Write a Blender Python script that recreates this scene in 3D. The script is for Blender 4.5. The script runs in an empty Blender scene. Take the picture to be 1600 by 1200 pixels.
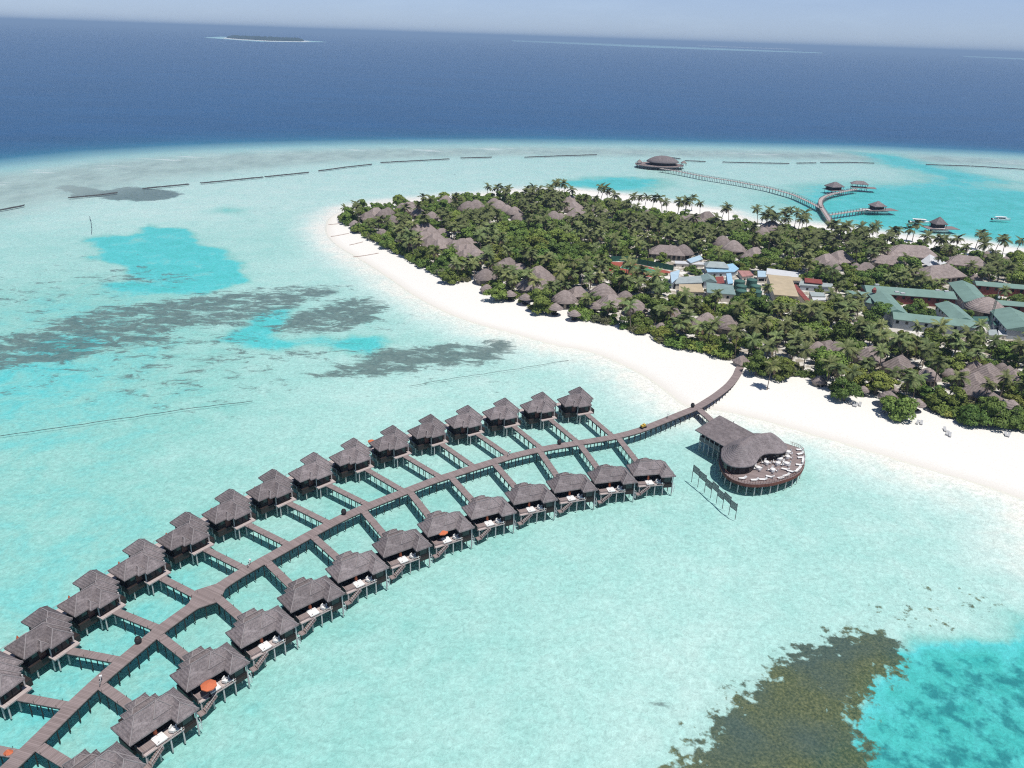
import bpy, math, random
import numpy as np
from mathutils import Vector, Matrix

random.seed(7); rng = np.random.default_rng(11)
SC = bpy.context.scene
COL = SC.collection

# ------------------------------------------------------------------ camera
F = 1230.0; CAM_H = 95.0; ROLL = math.radians(1.9); PITCH = math.atan(543.0 / F)
cam_d = bpy.data.cameras.new('camera'); cam = bpy.data.objects.new('camera', cam_d); COL.objects.link(cam)
cam_d.sensor_fit = 'HORIZONTAL'; cam_d.sensor_width = 36.0; cam_d.lens = 36.0 * F / 1600.0
cam_d.clip_start = 0.5; cam_d.clip_end = 200000.0
RC = Matrix.Rotation(math.pi / 2 - PITCH, 3, 'X') @ Matrix.Rotation(ROLL, 3, 'Z')
cam.matrix_world = Matrix.Translation((0, 0, CAM_H)) @ RC.to_4x4()
SC.camera = cam
# ------------------------------------------------------------------ sky, sun, exposure
SUN_EL, SUN_AZ = math.radians(70), math.radians(-44)          # azimuth measured from +X (image right) towards +Y
sv = Vector((math.cos(SUN_EL) * math.cos(SUN_AZ), math.cos(SUN_EL) * math.sin(SUN_AZ), math.sin(SUN_EL)))
w = bpy.data.worlds.new('World'); SC.world = w; w.use_nodes = True
nt = w.node_tree; nt.nodes.clear()
sky = nt.nodes.new('ShaderNodeTexSky'); sky.sky_type = 'NISHITA'; sky.sun_disc = False
sky.sun_elevation = SUN_EL; sky.sun_rotation = math.pi / 2 - SUN_AZ
sky.altitude = 0; sky.air_density = 1.0; sky.dust_density = 0.0; sky.ozone_density = 3.0
hsv = nt.nodes.new('ShaderNodeHueSaturation'); hsv.inputs['Saturation'].default_value = 1.0
bg = nt.nodes.new('ShaderNodeBackground'); bg.inputs['Strength'].default_value = 0.060
wo = nt.nodes.new('ShaderNodeOutputWorld')
nt.nodes.remove(hsv)
# humid tropical air: the low sky is a milky blue
tcw = nt.nodes.new('ShaderNodeTexCoord'); spw = nt.nodes.new('ShaderNodeSeparateXYZ'); nt.links.new(tcw.outputs['Generated'], spw.inputs[0])
rpw = nt.nodes.new('ShaderNodeValToRGB'); nt.links.new(spw.outputs[2], rpw.inputs[0])
for i_, (p_, c_) in enumerate(((0.0, (.90, 1.20, 2.1)), (0.045, (1.14, 1.27, 1.90)), (0.35, (1.0, 1.0, 1.08)))):
    e_ = rpw.color_ramp.elements[i_] if i_ < 2 else rpw.color_ramp.elements.new(p_)
    e_.position = p_; e_.color = (*c_, 1)
nzw = nt.nodes.new('ShaderNodeTexNoise'); nzw.inputs['Scale'].default_value = 9.0; nzw.inputs['Detail'].default_value = 5; nzw.inputs['Roughness'].default_value = 0.6
mpw = nt.nodes.new('ShaderNodeMapping'); mpw.inputs['Scale'].default_value = (1, 1, 5); nt.links.new(tcw.outputs['Generated'], mpw.inputs[0]); nt.links.new(mpw.outputs[0], nzw.inputs['Vector'])
rcl = nt.nodes.new('ShaderNodeValToRGB'); nt.links.new(nzw.outputs[0], rcl.inputs[0])
rcl.color_ramp.elements[0].position = .48; rcl.color_ramp.elements[0].color = (1, 1, 1, 1); rcl.color_ramp.elements[1].position = .75; rcl.color_ramp.elements[1].color = (1.07, 1.06, 1.04, 1)
mxw = nt.nodes.new('ShaderNodeMix'); mxw.data_type = 'RGBA'; mxw.blend_type = 'MULTIPLY'; mxw.inputs[0].default_value = 1.0
mxv = nt.nodes.new('ShaderNodeMix'); mxv.data_type = 'RGBA'; mxv.blend_type = 'MULTIPLY'; mxv.inputs[0].default_value = 1.0
nt.links.new(sky.outputs[0], mxw.inputs[6]); nt.links.new(rpw.outputs[0], mxw.inputs[7])
nt.links.new(mxw.outputs[2], mxv.inputs[6]); nt.links.new(rcl.outputs[0], mxv.inputs[7])
nt.links.new(mxv.outputs[2], bg.inputs[0]); nt.links.new(bg.outputs[0], wo.inputs[0])
sd = bpy.data.lights.new('sun', 'SUN'); sd.energy = 4.2; sd.angle = math.radians(0.53); sd.color = (1.0, 0.96, 0.90)
so = bpy.data.objects.new('sun', sd); COL.objects.link(so); so.rotation_euler = sv.to_track_quat('Z', 'Y').to_euler()
SC.view_settings.view_transform = 'Standard'; SC.view_settings.look = 'None'
SC.view_settings.exposure = 0.0; SC.view_settings.gamma = 1.0
try: SC.view_settings.use_curve_mapping = False
except Exception: pass
SC.render.engine = 'CYCLES'
SC.cycles.use_denoising = False; SC.cycles.filter_width = 1.15; SC.cycles.volume_bounces = 0; SC.cycles.max_bounces = 8
SC.cycles.diffuse_bounces = 2; SC.cycles.glossy_bounces = 2; SC.cycles.transparent_max_bounces = 8
SC.cycles.use_adaptive_sampling = True; SC.cycles.adaptive_threshold = 0.008

HAZE_D, HAZE_C = 0.00011, (0.50, 0.72, 1.0, 1)
# ------------------------------------------------------------------ helpers
def G(px, py, z=0.0):
    """point of the place at height z that the photograph shows at this pixel"""
    d = RC @ Vector(((px - 800) / F, -(py - 600) / F, -1.0))
    t = (z - CAM_H) / d.z
    return Vector((d.x * t, d.y * t, z))

def tag(o, label=None, cat=None, group=None, kind=None):
    if label: o['label'] = label
    if cat: o['category'] = cat
    if group: o['group'] = group
    if kind: o['kind'] = kind
    return o

def empty(name, loc=(0, 0, 0), rz=0.0):
    o = bpy.data.objects.new(name, None); COL.objects.link(o)
    o.location = loc; o.rotation_euler = (0, 0, rz); o.empty_display_size = 0.5
    return o

def mesh_obj(name, me, parent=None):
    o = bpy.data.objects.new(name, me); COL.objects.link(o)
    if parent: o.parent = parent
    return o

CH = {}
def copy_tree(root):
    def rec(o, par):
        c = o.copy(); COL.objects.link(c)
        if par is not None: c.parent = par
        for k in CH.get(o.name, ()): rec(k, c)
        return c
    return rec(root, None)
def reg(root):
    """remember the children of a prototype so that copies are cheap"""
    for o in [root] + list(root.children_recursive): CH[o.name] = list(o.children)
    return root

class MB:
    """collects shapes into one mesh"""
    def __init__(s): s.v = []; s.f = []; s.uv = []; s.mi = []; s.m = 0; s.sm = []
    def add(s, vs, fs, uvs=None, smooth=False):
        b = len(s.v); s.v += [tuple(p) for p in vs]
        for i, f in enumerate(fs):
            s.f.append(tuple(b + k for k in f)); s.mi.append(s.m); s.sm.append(smooth)
            s.uv += (uvs[i] if uvs else [(vs[k][0], vs[k][1]) for k in f])
    def box(s, c, d, rz=0.0, tilt=0.0):
        x, y, z = d[0] / 2, d[1] / 2, d[2] / 2; ca, sa = math.cos(rz), math.sin(rz)
        vs = []
        for (i, j, k) in ((-1,-1,-1),(1,-1,-1),(1,1,-1),(-1,1,-1),(-1,-1,1),(1,-1,1),(1,1,1),(-1,1,1)):
            px, py, pz = i * x, j * y, k * z + tilt * i * x
            vs.append((c[0] + px * ca - py * sa, c[1] + px * sa + py * ca, c[2] + pz))
        s.add(vs, [(0,3,2,1),(4,5,6,7),(0,1,5,4),(1,2,6,5),(2,3,7,6),(3,0,4,7)])
    def bx(s, x0, x1, y0, y1, z0, z1): s.box(((x0+x1)/2, (y0+y1)/2, (z0+z1)/2), (x1-x0, y1-y0, z1-z0))
    def bar(s, a, b, wd, ht):
        a = Vector(a); b = Vector(b); d = (b - a).normalized()
        sd = d.cross(Vector((0, 0, 1)))
        sd = Vector((1, 0, 0)) if sd.length < 1e-4 else sd.normalized()
        up = sd.cross(d)
        vs = [p + sd * i * wd / 2 + up * j * ht / 2 for p in (a, b) for (i, j) in ((-1,-1),(1,-1),(1,1),(-1,1))]
        s.add(vs, [(3,2,1,0),(4,5,6,7),(0,1,5,4),(1,2,6,5),(2,3,7,6),(3,0,4,7)])
    def cyl(s, a, b, r0, r1=None, n=8, cap=True, smooth=True):
        r1 = r0 if r1 is None else r1
        a = Vector(a); b = Vector(b); d = (b - a).normalized()
        x = d.orthogonal().normalized(); y = d.cross(x)
        vs = [p + (x * math.cos(2*math.pi*k/n) + y * math.sin(2*math.pi*k/n)) * r for p, r in ((a, r0), (b, r1)) for k in range(n)]
        s.add(vs, [(k, (k+1) % n, n + (k+1) % n, n + k) for k in range(n)], smooth=smooth)
        if cap: s.add(vs, [tuple(range(n))[::-1], tuple(range(n, 2*n))])
    def tube(s, pts, rs, n=6):
        for i in range(len(pts) - 1): s.cyl(pts[i], pts[i+1], rs[i], rs[i+1], n, cap=(i in (0, len(pts) - 2)))
    def lathe(s, prof, n=16, c=(0, 0), sx=1.0, sy=1.0, smooth=True):
        vs = [(c[0] + r*sx*math.cos(2*math.pi*k/n), c[1] + r*sy*math.sin(2*math.pi*k/n), z) for (r, z) in prof for k in range(n)]
        fs = [(i*n + k, i*n + (k+1) % n, (i+1)*n + (k+1) % n, (i+1)*n + k) for i in range(len(prof)-1) for k in range(n)]
        s.add(vs, fs, smooth=smooth)
    def prism(s, poly, z0, z1):
        n = len(poly); vs = [(p[0], p[1], z0) for p in poly] + [(p[0], p[1], z1) for p in poly]
        s.add(vs, [tuple(range(n))[::-1], tuple(range(n, 2*n))] + [(k, (k+1) % n, n + (k+1) % n, n + k) for k in range(n)])
    def hip(s, x0, x1, y0, y1, ze, zr, hx0=None, hx1=None, th=0.22, axis='x', sag=0.0):
        """hip roof with ridge along x (or y); hx0/hx1 = how far the ridge stays back from each end (0 = gable)"""
        if axis == 'y':
            t = MB(); t.hip(y0, y1, x0, x1, ze, zr, hx0, hx1, th, 'x')
            s.add([(p[1], p[0], p[2]) for p in t.v], [tuple(reversed(f)) for f in t.f]); return
        ym = (y0 + y1) / 2; hw = (y1 - y0) / 2
        hx0 = hw if hx0 is None else hx0; hx1 = hw if hx1 is None else hx1
        r0, r1 = x0 + hx0, x1 - hx1
        if r1 < r0 + 0.05: r0 = r1 = (r0 + r1) / 2; r0 -= 0.03; r1 += 0.03
        vs = [(x0,y0,ze),(x1,y0,ze),(x1,y1,ze),(x0,y1,ze),(r0,ym,zr),(r1,ym,zr),
              (x0,y0,ze-th),(x1,y0,ze-th),(x1,y1,ze-th),(x0,y1,ze-th)]
        s.add(vs, [(0,1,5,4),(1,2,5),(2,3,4,5),(3,0,4),(0,6,7,1),(1,7,8,2),(2,8,9,3),(3,9,6,0),(9,8,7,6)])
    def build(s, name, mats, parent=None):
        me = bpy.data.meshes.new(name); me.from_pydata(s.v, [], s.f)
        for m in (mats if isinstance(mats, (list, tuple)) else [mats]): me.materials.append(m)
        uvl = me.uv_layers.new(name='UVMap')
        uvl.data.foreach_set('uv', np.array(s.uv, dtype=np.float32).ravel())
        me.polygons.foreach_set('material_index', np.array(s.mi, dtype=np.int32))
        me.polygons.foreach_set('use_smooth', np.array(s.sm, dtype=bool))
        me.update()
        return mesh_obj(name, me, parent)

# ------------------------------------------------------------------ material helpers
class NT:
    def __init__(s, name):
        s.mat = bpy.data.materials.new(name); s.mat.use_nodes = True
        s.t = s.mat.node_tree; s.n = s.t.nodes; s.b = s.n['Principled BSDF']
    def new(s, typ, **kw):
        nd = s.n.new(typ)
        for k, v in kw.items(): setattr(nd, k, v)
        return nd
    def link(s, a, b): s.t.links.new(a, b)
    def noise(s, scale, detail=4, rough=0.55, vec=None, dist=0.0):
        nd = s.new('ShaderNodeTexNoise'); nd.inputs['Scale'].default_value = scale; nd.inputs['Detail'].default_value = detail
        nd.inputs['Roughness'].default_value = rough; nd.inputs['Distortion'].default_value = dist
        if vec is not None: s.link(vec, nd.inputs['Vector'])
        return nd.outputs[0]
    def ramp(s, fac, stops, interp='LINEAR'):
        r = s.new('ShaderNodeValToRGB'); r.color_ramp.interpolation = interp
        e = r.color_ramp.elements
        while len(e) < len(stops): e.new(0.5)
        for i, (p, c) in enumerate(stops):
            e[i].position = p; e[i].color = (c, c, c, 1) if not isinstance(c, (tuple, list)) else (*c, 1)
        s.link(fac, r.inputs[0]); return r.outputs[0]
    def mix(s, fac, a, b, mode='MIX'):
        m = s.new('ShaderNodeMix', data_type='RGBA', blend_type=mode)
        for sock, v in ((m.inputs[0], fac), (m.inputs[6], a), (m.inputs[7], b)):
            if isinstance(v, (int, float)): sock.default_value = v
            elif isinstance(v, (tuple, list)): sock.default_value = (*v, 1)
            else: s.link(v, sock)
        return m.outputs[2]
    def math(s, op, a, b=None, c=None, clamp=False):
        m = s.new('ShaderNodeMath', operation=op, use_clamp=clamp)
        for i, v in enumerate((a, b, c)):
            if v is None: continue
            if isinstance(v, (int, float)): m.inputs[i].default_value = v
            else: s.link(v, m.inputs[i])
        return m.outputs[0]
    def attr(s, name):
        a = s.new('ShaderNodeAttribute', attribute_name=name); return a
    def bump(s, h, strength=0.3, dist=0.1):
        b = s.new('ShaderNodeBump'); b.inputs['Strength'].default_value = strength; b.inputs['Distance'].default_value = dist
        s.link(h, b.inputs['Height']); s.link(b.outputs[0], s.b.inputs['Normal']); return b
    def coord(s, kind='Object'): return s.new('ShaderNodeTexCoord').outputs[kind]
    def scale(s, vec, sc):
        m = s.new('ShaderNodeMapping'); m.inputs['Scale'].default_value = sc; s.link(vec, m.inputs['Vector']); return m.outputs[0]
    def color(s, c):
        if isinstance(c, (tuple, list)): s.b.inputs['Base Color'].default_value = (*c, 1)
        else: s.link(c, s.b.inputs['Base Color'])
    def set(s, rough=None, spec=None, metal=None):
        if rough is not None: s.b.inputs['Roughness'].default_value = rough
        if spec is not None: s.b.inputs['Specular IOR Level'].default_value = spec
        if metal is not None: s.b.inputs['Metallic'].default_value = metal
        return s

def simple(name, c, rough=0.7, var=0.18, scale=1.2, spec=0.3, bump=0.0):
    m = NT(name); v = m.noise(scale, 5, 0.6, m.coord())
    f = m.ramp(v, [(0.3, 0.0), (0.7, 1.0)])
    lo = tuple(x * (1 - var) for x in c); hi = tuple(min(1, x * (1 + var)) for x in c)
    m.color(m.mix(f, lo, hi)); m.set(rough, spec)
    if bump: m.bump(v, bump, 0.05)
    return m.mat

# ------------------------------------------------------------------ polygons and distances (numpy)
def world(pxs, z=0.0): return np.array([tuple(G(x, y, z))[:2] for x, y in pxs])
def sdf(P, poly):
    """signed distance to a polygon, negative inside"""
    d = np.full(len(P), 1e18); ins = np.zeros(len(P), bool); n = len(poly)
    for i in range(n):
        a = poly[i]; b = poly[(i+1) % n]; e = b - a; wv = P - a
        t = np.clip((wv @ e) / max(e @ e, 1e-9), 0, 1); q = wv - t[:, None] * e
        d = np.minimum(d, (q * q).sum(1))
        c = (a[1] > P[:, 1]) != (b[1] > P[:, 1])
        with np.errstate(divide='ignore', invalid='ignore'):
            ins ^= c & (P[:, 0] < (b[0]-a[0]) * (P[:, 1]-a[1]) / (b[1]-a[1]) + a[0])
    return np.where(ins, -1, 1) * np.sqrt(d)
def dist_line(P, pl):
    d = np.full(len(P), 1e18)
    for a, b in zip(pl[:-1], pl[1:]):
        e = b - a; wv = P - a; t = np.clip((wv @ e) / max(e @ e, 1e-9), 0, 1); q = wv - t[:, None] * e
        d = np.minimum(d, (q * q).sum(1))
    return np.sqrt(d)
def smooth(x, a, b):
    t = np.clip((x - a) / (b - a), 0, 1); return t * t * (3 - 2 * t)
def catmull(pts, n=8):
    pts = [Vector(p) for p in pts]; out = []
    for i in range(len(pts) - 1):
        p0, p1, p2, p3 = pts[max(i-1, 0)], pts[i], pts[i+1], pts[min(i+2, len(pts)-1)]
        for k in range(n):
            t = k / n
            out.append(0.5 * ((2*p1) + (p2-p0)*t + (2*p0-5*p1+4*p2-p3)*t*t + (3*p1-p0-3*p2+p3)*t**3))
    return out + [pts[-1]]

# ------------------------------------------------------------------ island outline, sea
SHORE_NEAR = [(540,325),(514,338),(506,350),(506,366),(522,384),(552,402),(596,430),(640,461),(690,488),(740,507),(800,523),(860,540),(920,552),(965,570),(1005,591),(1038,615),(1068,637),(1115,643),(1180,657),(1250,677),(1350,706),(1450,737),(1540,764),(1600,786),(1760,850)]
SHORE_FAR = [(1900,430),(1750,402),(1600,389),(1560,382),(1500,374),(1400,366),(1310,354),(1250,348),(1180,345),(1140,330),(1080,321),(1010,309),(960,302),(880,295),(800,297),(760,301),(700,306),(620,313),(560,321)]
VEG_NEAR = [(536,344),(548,360),(578,376),(615,398),(650,418),(690,436),(740,450),(790,472),(830,490),(900,501),(960,516),(1010,530),(1050,548),(1100,558),(1150,572),(1200,588),(1270,602),(1300,620),(1350,634),(1400,640),(1450,655),(1500,665),(1560,675),(1620,688),(1760,730)]
VEG_FAR = [(1900,475),(1600,417),(1500,402),(1440,394),(1400,385),(1310,373),(1250,370),(1190,366),(1150,358),(1080,350),(1010,337),(960,325),(880,312),(800,314),(700,320),(620,326),(560,334)]
ISLAND = world(SHORE_NEAR + SHORE_FAR); VEG = world(VEG_NEAR + VEG_FAR)
ISLAND = np.array([tuple(p)[:2] for p in catmull([(*p, 0) for p in ISLAND] + [(*ISLAND[0], 0)], 4)][:-1])
# polar sheet centred below the viewpoint: fine where the photo looks, coarse behind
def polar(thetas, azs):
    r = CAM_H / np.tan(np.radians(thetas)); A = np.radians(azs)
    X = r[:, None] * np.sin(A)[None, :]; Y = r[:, None] * np.cos(A)[None, :]
    return np.stack([X, Y], -1)
TH = np.concatenate([[89.5, 80, 72, 66], np.arange(62, 20, -0.20), np.arange(20, 3, -0.11), np.arange(3, 0.085, -0.05)])
AZ = np.concatenate([np.arange(-180, -44, 8.0), np.arange(-44, 44.01, 0.14), np.arange(46, 181, 8.0)]); AZ[-1] = 180
GR = polar(TH, AZ); NR, NA = GR.shape[:2]; GP = GR.reshape(-1, 2)
def grid_mesh(name, Z, keep=None):
    idx = np.arange(NR * NA).reshape(NR, NA)
    q = np.stack([idx[:-1, :-1], idx[1:, :-1], idx[1:, 1:], idx[:-1, 1:]], -1).reshape(-1, 4)[:, ::-1]
    if keep is not None: q = q[keep[q].any(1)]
    used = np.unique(q); rem = np.full(NR * NA, -1); rem[used] = np.arange(len(used)); q = rem[q]
    me = bpy.data.meshes.new(name); me.vertices.add(len(used))
    me.vertices.foreach_set('co', np.column_stack([GP[used], Z[used]]).astype(np.float32).ravel())
    me.loops.add(q.size); me.loops.foreach_set('vertex_index', q.astype(np.int32).ravel())
    me.polygons.add(len(q)); me.polygons.foreach_set('loop_start', np.arange(0, q.size, 4, dtype=np.int32))
    me.polygons.foreach_set('use_smooth', np.ones(len(q), bool))
    me.update(calc_edges=True); me.validate()
    return me, used
def put(me, name, vals):
    a = me.attributes.new(name, 'FLOAT', 'POINT'); a.data.foreach_set('value', vals.astype(np.float32))

NF = NR * NA
BED = -1.0                                  # level of the lagoon floor
world0 = world
def world(pxs, z=-1.0): return world0(pxs, z)
DIST = np.hypot(GP[:, 0], GP[:, 1])
D_ISL = sdf(GP, ISLAND)
# --- how deep the lagoon is, from spot depths (0 dry sand .. 1 deep pool)
SPOTS = [(100,700,.38),(100,850,.40),(400,700,.27),(600,610,.2),(800,600,.2),(300,620,.38),(40,600,.47),(150,480,.38),(60,400,.27),(250,325,.17),(500,300,.17),(450,385,.27),(700,280,.18),(420,600,.27),(600,500,.27),(500,420,.2),(1200,280,.21),(1200,312,.24),(1150,262,.2),(900,1000,.25),(700,1000,.29),(500,1100,.31),(1100,900,.19),(1200,850,.24),(1400,850,.19),(1500,830,.18),(1050,1060,.17),(1100,820,.31),(1000,640,.2),(950,720,.33),(600,780,.35),(200,950,.41),(100,1150,.43),(1300,780,.27),(1250,725,.26),(1450,950,.2),(1350,920,.26),(1560,900,.2),(760,950,.27),(850,1150,.24),(300,800,.34),(640,690,.23),(950,880,.27),(500,960,.36),(750,870,.32),(300,1150,.36)]
def idw(P, spots):
    C = world([s[:2] for s in spots]); V = np.array([s[2] for s in spots]); num = np.zeros(len(P)); den = np.zeros(len(P))
    ang = lambda Q: np.stack([np.arctan2(Q[:, 0], Q[:, 1]) * 1.0, np.arctan2(CAM_H, np.hypot(Q[:, 0], Q[:, 1])) * 1.6], -1)
    for c, v in zip(C, V):
        s = 12 + 0.16 * np.hypot(*c); k = 1.0 / (((P - c) ** 2).sum(1) / s ** 2 + 0.15) ** 1.6
        num += k * v; den += k
    return num / den
depth = idw(GP, SPOTS)
def vnoise(P, sc, seed=0):
    q = P * sc; i = np.floor(q).astype(np.int64); f = q - i; f = f * f * (3 - 2 * f)
    def h(a, b): v = np.sin(a * 127.1 + b * 311.7 + seed * 74.7) * 43758.5453; return v - np.floor(v)
    a, b = i[:, 0], i[:, 1]
    return (h(a, b) * (1-f[:, 0]) + h(a+1, b) * f[:, 0]) * (1-f[:, 1]) + (h(a, b+1) * (1-f[:, 0]) + h(a+1, b+1) * f[:, 0]) * f[:, 1] - .5
def fbm(P, sc, seed=0, n=4): return sum(vnoise(P, sc * 2 ** k, seed + k) * 0.55 ** k for k in range(n))
RAG = fbm(GP, 0.04, 3, 5); RAG2 = fbm(GP, 0.12, 9, 4)
POOLS = [  # (outline, extra depth, soft edge inwards m, soft edge outwards m)
 ([(128,373),(150,366),(200,367),(213,356),(235,351),(255,358),(285,357),(312,364),(335,384),(360,390),(372,410),(392,425),(398,440),(372,452),(330,463),(270,466),(215,462),(175,453),(168,443),(200,440),(232,440),(190,424),(150,412),(108,402),(136,396)], .55, 7, 1.5),
 ([(290,541),(350,522),(400,502),(425,484),(460,478),(468,497),(445,512),(440,522),(520,527),(600,518),(612,540),(585,556),(500,547),(430,558),(390,553),(340,540)], .56, 6, 4),
 ([(80,538),(100,531),(128,534),(136,545),(116,553),(88,551)], .6, 7, 9),
 ([(330,330),(350,325),(372,328),(356,333)], .4, 6, 12),
 ([(1330,1210),(1352,1105),(1375,1068),(1420,1036),(1500,1024),(1620,1000),(1760,1000),(1760,1320),(1320,1320)], .72, 7, 6),
 ([(1290,318),(1330,300),(1400,298),(1470,292),(1600,305),(1800,330),(1800,405),(1600,384),(1500,366),(1400,352),(1320,338)], .60, 16, 60),
 ([(868,292),(885,281),(930,277),(990,276),(1042,280),(1040,288),(1005,297),(960,300),(900,297)], .62, 22, 14),
 ([(1352,241),(1395,243),(1450,258),(1500,270),(1560,282),(1500,284),(1440,268)], .66, 30, 40),
]
for pl, tgt, a, b in POOLS:
    s = sdf(GP, world(pl)) + RAG * min(14, 5 + a) + RAG2 * 3; k = 1 - smooth(s, -a, b); depth = depth * (1 - k) + (tgt) * k
depth = depth * smooth(D_ISL, -1.0, 25) ** 0.8
# the beach shelves slowly where the walkway comes ashore and along the eastern tip
EDGE = world([(-420,335),(-200,310),(0,279),(100,266),(200,254),(300,247),(400,241.5),(500,238),(600,235.5),(800,233),(1000,234.5),(1200,238.5),(1400,243),(1600,252),(1800,266),(2100,292)])
OPEN = np.concatenate([EDGE, np.array([[90000, 30000], [90000, 90000], [-90000, 90000], [-90000, 20000]])])
sE = -sdf(GP, OPEN)                      # positive in the open sea
deep = smooth(sE, -8, 210)
chan = 1 - smooth(sdf(GP, world([(1340,236),(1395,240),(1450,256),(1500,268),(1590,284),(1500,288),(1430,266),(1375,250)])), -12, 22)
deep = deep * (1 - .55 * chan)
wf = 1 + 1.3 * smooth(-GP[:, 0], 40, 330)
crest = smooth(sE, -62 * wf, -25 * wf) * (1 - smooth(sE, -10, 40)) * (DIST > 300) * (1 - chan)
REEFS = [
 ([(-60,545),(0,528),(60,512),(150,494),(240,474),(330,462),(440,450),(520,452),(450,480),(420,492),(350,500),(270,512),(235,530),(200,548),(140,556),(60,566),(0,572),(-60,580)], .74, 12),
 ([(432,514),(470,488),(520,472),(575,468),(604,488),(585,506),(540,515),(500,522),(450,524)], .76, 6),
 ([(500,582),(560,560),(610,547),(690,538),(760,538),(788,546),(760,562),(700,571),(650,574),(600,585),(540,590)], .80, 8),
 ([(150,418),(190,414),(235,421),(300,434),(292,442),(240,440),(175,446),(140,436)], .5, 6),
 ([(440,552),(470,546),(508,549),(500,558),(455,560)], .72, 4),
 ([(108,292),(135,296),(158,300),(178,299),(200,294),(240,298),(272,303),(262,309),(230,312),(186,310),(176,302),(128,305),(112,299)], 1.3, 9),
 ([(1010,1098),(1030,1062),(1062,1057),(1075,1062),(1045,1080),(1042,1105)], .60, 3),
]
reef = np.full(NF, 0.09) * (1 - smooth(D_ISL * -1, -40, -15)) * (D_ISL > 15)
for pl, v, a in REEFS: reef = np.maximum(reef, v * (1 - smooth(sdf(GP, world(pl)) + RAG * a * .9, -a * 0.5, a * 1.6)))
scat = [(60,470,.44,70),(330,560,.46,60),(120,440,.40,60),(250,440,.36,40),(560,560,.42,35),(640,600,.36,22),(100,590,.42,36),(720,585,.36,24),(40,620,.34,34),(500,600,.26,30),(300,590,.34,34),(60,650,.3,14),(460,420,.26,50),(420,330,.26,60),(200,600,.34,30),(780,600,.3,16),(600,505,.36,24),(820,255,.3,60),(700,275,.28,60)]
for x, y, v, rad in scat:
    c = np.array(tuple(G(x, y, BED))[:2]); reef = np.maximum(reef, v * np.exp(-(((GP - c) ** 2).sum(1)) / rad ** 2))
WEED = [(1060,1215),(1078,1180),(1098,1158),(1120,1132),(1138,1112),(1150,1082),(1172,1052),(1205,1030),(1244,1008),(1275,1000),(1302,986),(1340,978),(1385,984),(1420,992),(1432,1004),(1425,1022),(1404,1050),(1372,1082),(1350,1108),(1345,1140),(1362,1170),(1360,1200),(1340,1330),(1050,1330)]
sW = sdf(GP, world(WEED)) + RAG2 * 4 - 1.2; weed = 1.05 * (1 - smooth(sW, -7.0, 5.0))
weed = np.maximum(weed, 0.36 * (1 - smooth(sdf(GP, world([(1180,1040),(1290,975),(1350,940),(1420,910),(1500,905),(1590,945),(1530,985),(1430,1010),(1300,1010)])), -4, 6)))
weed = np.maximum(weed, 0.36 * (1 - smooth(sdf(GP, world([(1065,1110),(1080,1085),(1130,1080),(1180,1050),(1180,1100),(1120,1160),(1070,1180)])), -2, 4)))
spots = 0.52 * (1 - smooth(sdf(GP, world([(1350,1105),(1430,1015),(1500,1005),(1640,1010),(1700,1100),(1640,1250),(1340,1250)])), -5, 4))
spots = np.maximum(spots, 0.30 * np.exp(-((GP - np.array(tuple(G(580, 545, BED))[:2])) ** 2).sum(1) / 22 ** 2))
surf = smooth(sE, -40, -5) * (1 - smooth(sE, 5, 30))
streak = np.exp(-(dist_line(GP, world([(430,210),(600,206),(700,202),(900,206)])) / 60) ** 2)

m = NT('lagoon_floor'); P0 = m.coord()
def A(n): return m.attr(n).outputs['Fac']
n_big = m.noise(0.035, 4, 0.6, P0); n_mid = m.noise(0.16, 5, 0.62, P0); n_rip = m.noise(0.9, 3, 0.65, P0, 0.6)
dd = m.math('ADD', m.math('ADD', A('depth'), m.math('MULTIPLY', m.ramp(A('depth'), [(0.08, 0.0), (0.2, 1.0)]), 0.025)), m.math('MULTIPLY', m.math('SUBTRACT', n_mid, 0.5), 0.12))
dd = m.math('ADD', dd, m.math('MULTIPLY', m.math('SUBTRACT', n_big, 0.5), 0.10))
pm = m.math('MULTIPLY', m.math('SUBTRACT', m.noise(0.09, 6, 0.68, P0, 0.7), 0.5), 0.75); dd = m.math('ADD', dd, m.math('MULTIPLY', pm, m.ramp(A('depth'), [(0.3, 0.25), (0.6, 1.0)])))
lag = m.ramp(dd, [(0.0, (.82, .79, .74)), (0.06, (.70, .755, .715)), (0.14, (.57, .71, .68)), (0.25, (.44, .655, .62)), (0.38, (.295, .575, .535)), (0.54, (.118, .565, .585)), (0.74, (.080, .485, .465)), (1.0, (.012, .28, .29))])
fine = m.ramp(m.math('ADD', m.math('MULTIPLY', n_rip, 0.6), m.math('MULTIPLY', m.noise(2.3, 3, 0.7, P0, 0.5), 0.4)), [(0.33, 0.77), (0.66, 1.13)])  # sand grain plus the light mottling cast by ripples, both painted into the colour
lag = m.mix(1.0, lag, fine, 'MULTIPLY')
# coral patches: stretched noise cut at a level that follows how dense the reef is
pr = m.scale(P0, (0.5, 1.0, 1.0)); nr1 = m.noise(0.22, 9, 0.76, pr, 0.5); nr2 = m.noise(0.6, 4, 0.6, P0)
rf = m.math('ADD', m.math('MULTIPLY', m.math('SUBTRACT', nr1, 0.5), 2.3), m.math('MULTIPLY', nr2, 0.35)); rf = m.math('ADD', rf, 0.33)
rmask = m.math('MULTIPLY', m.math('SUBTRACT', m.math('ADD', rf, A('reef')), 1.0), 4.4, clamp=True)
rcol = m.ramp(nr2, [(0.3, (.075, .115, .118)), (0.7, (.165, .215, .205))])
c = m.mix(m.math('MULTIPLY', rmask, 0.88), lag, rcol)
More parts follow.
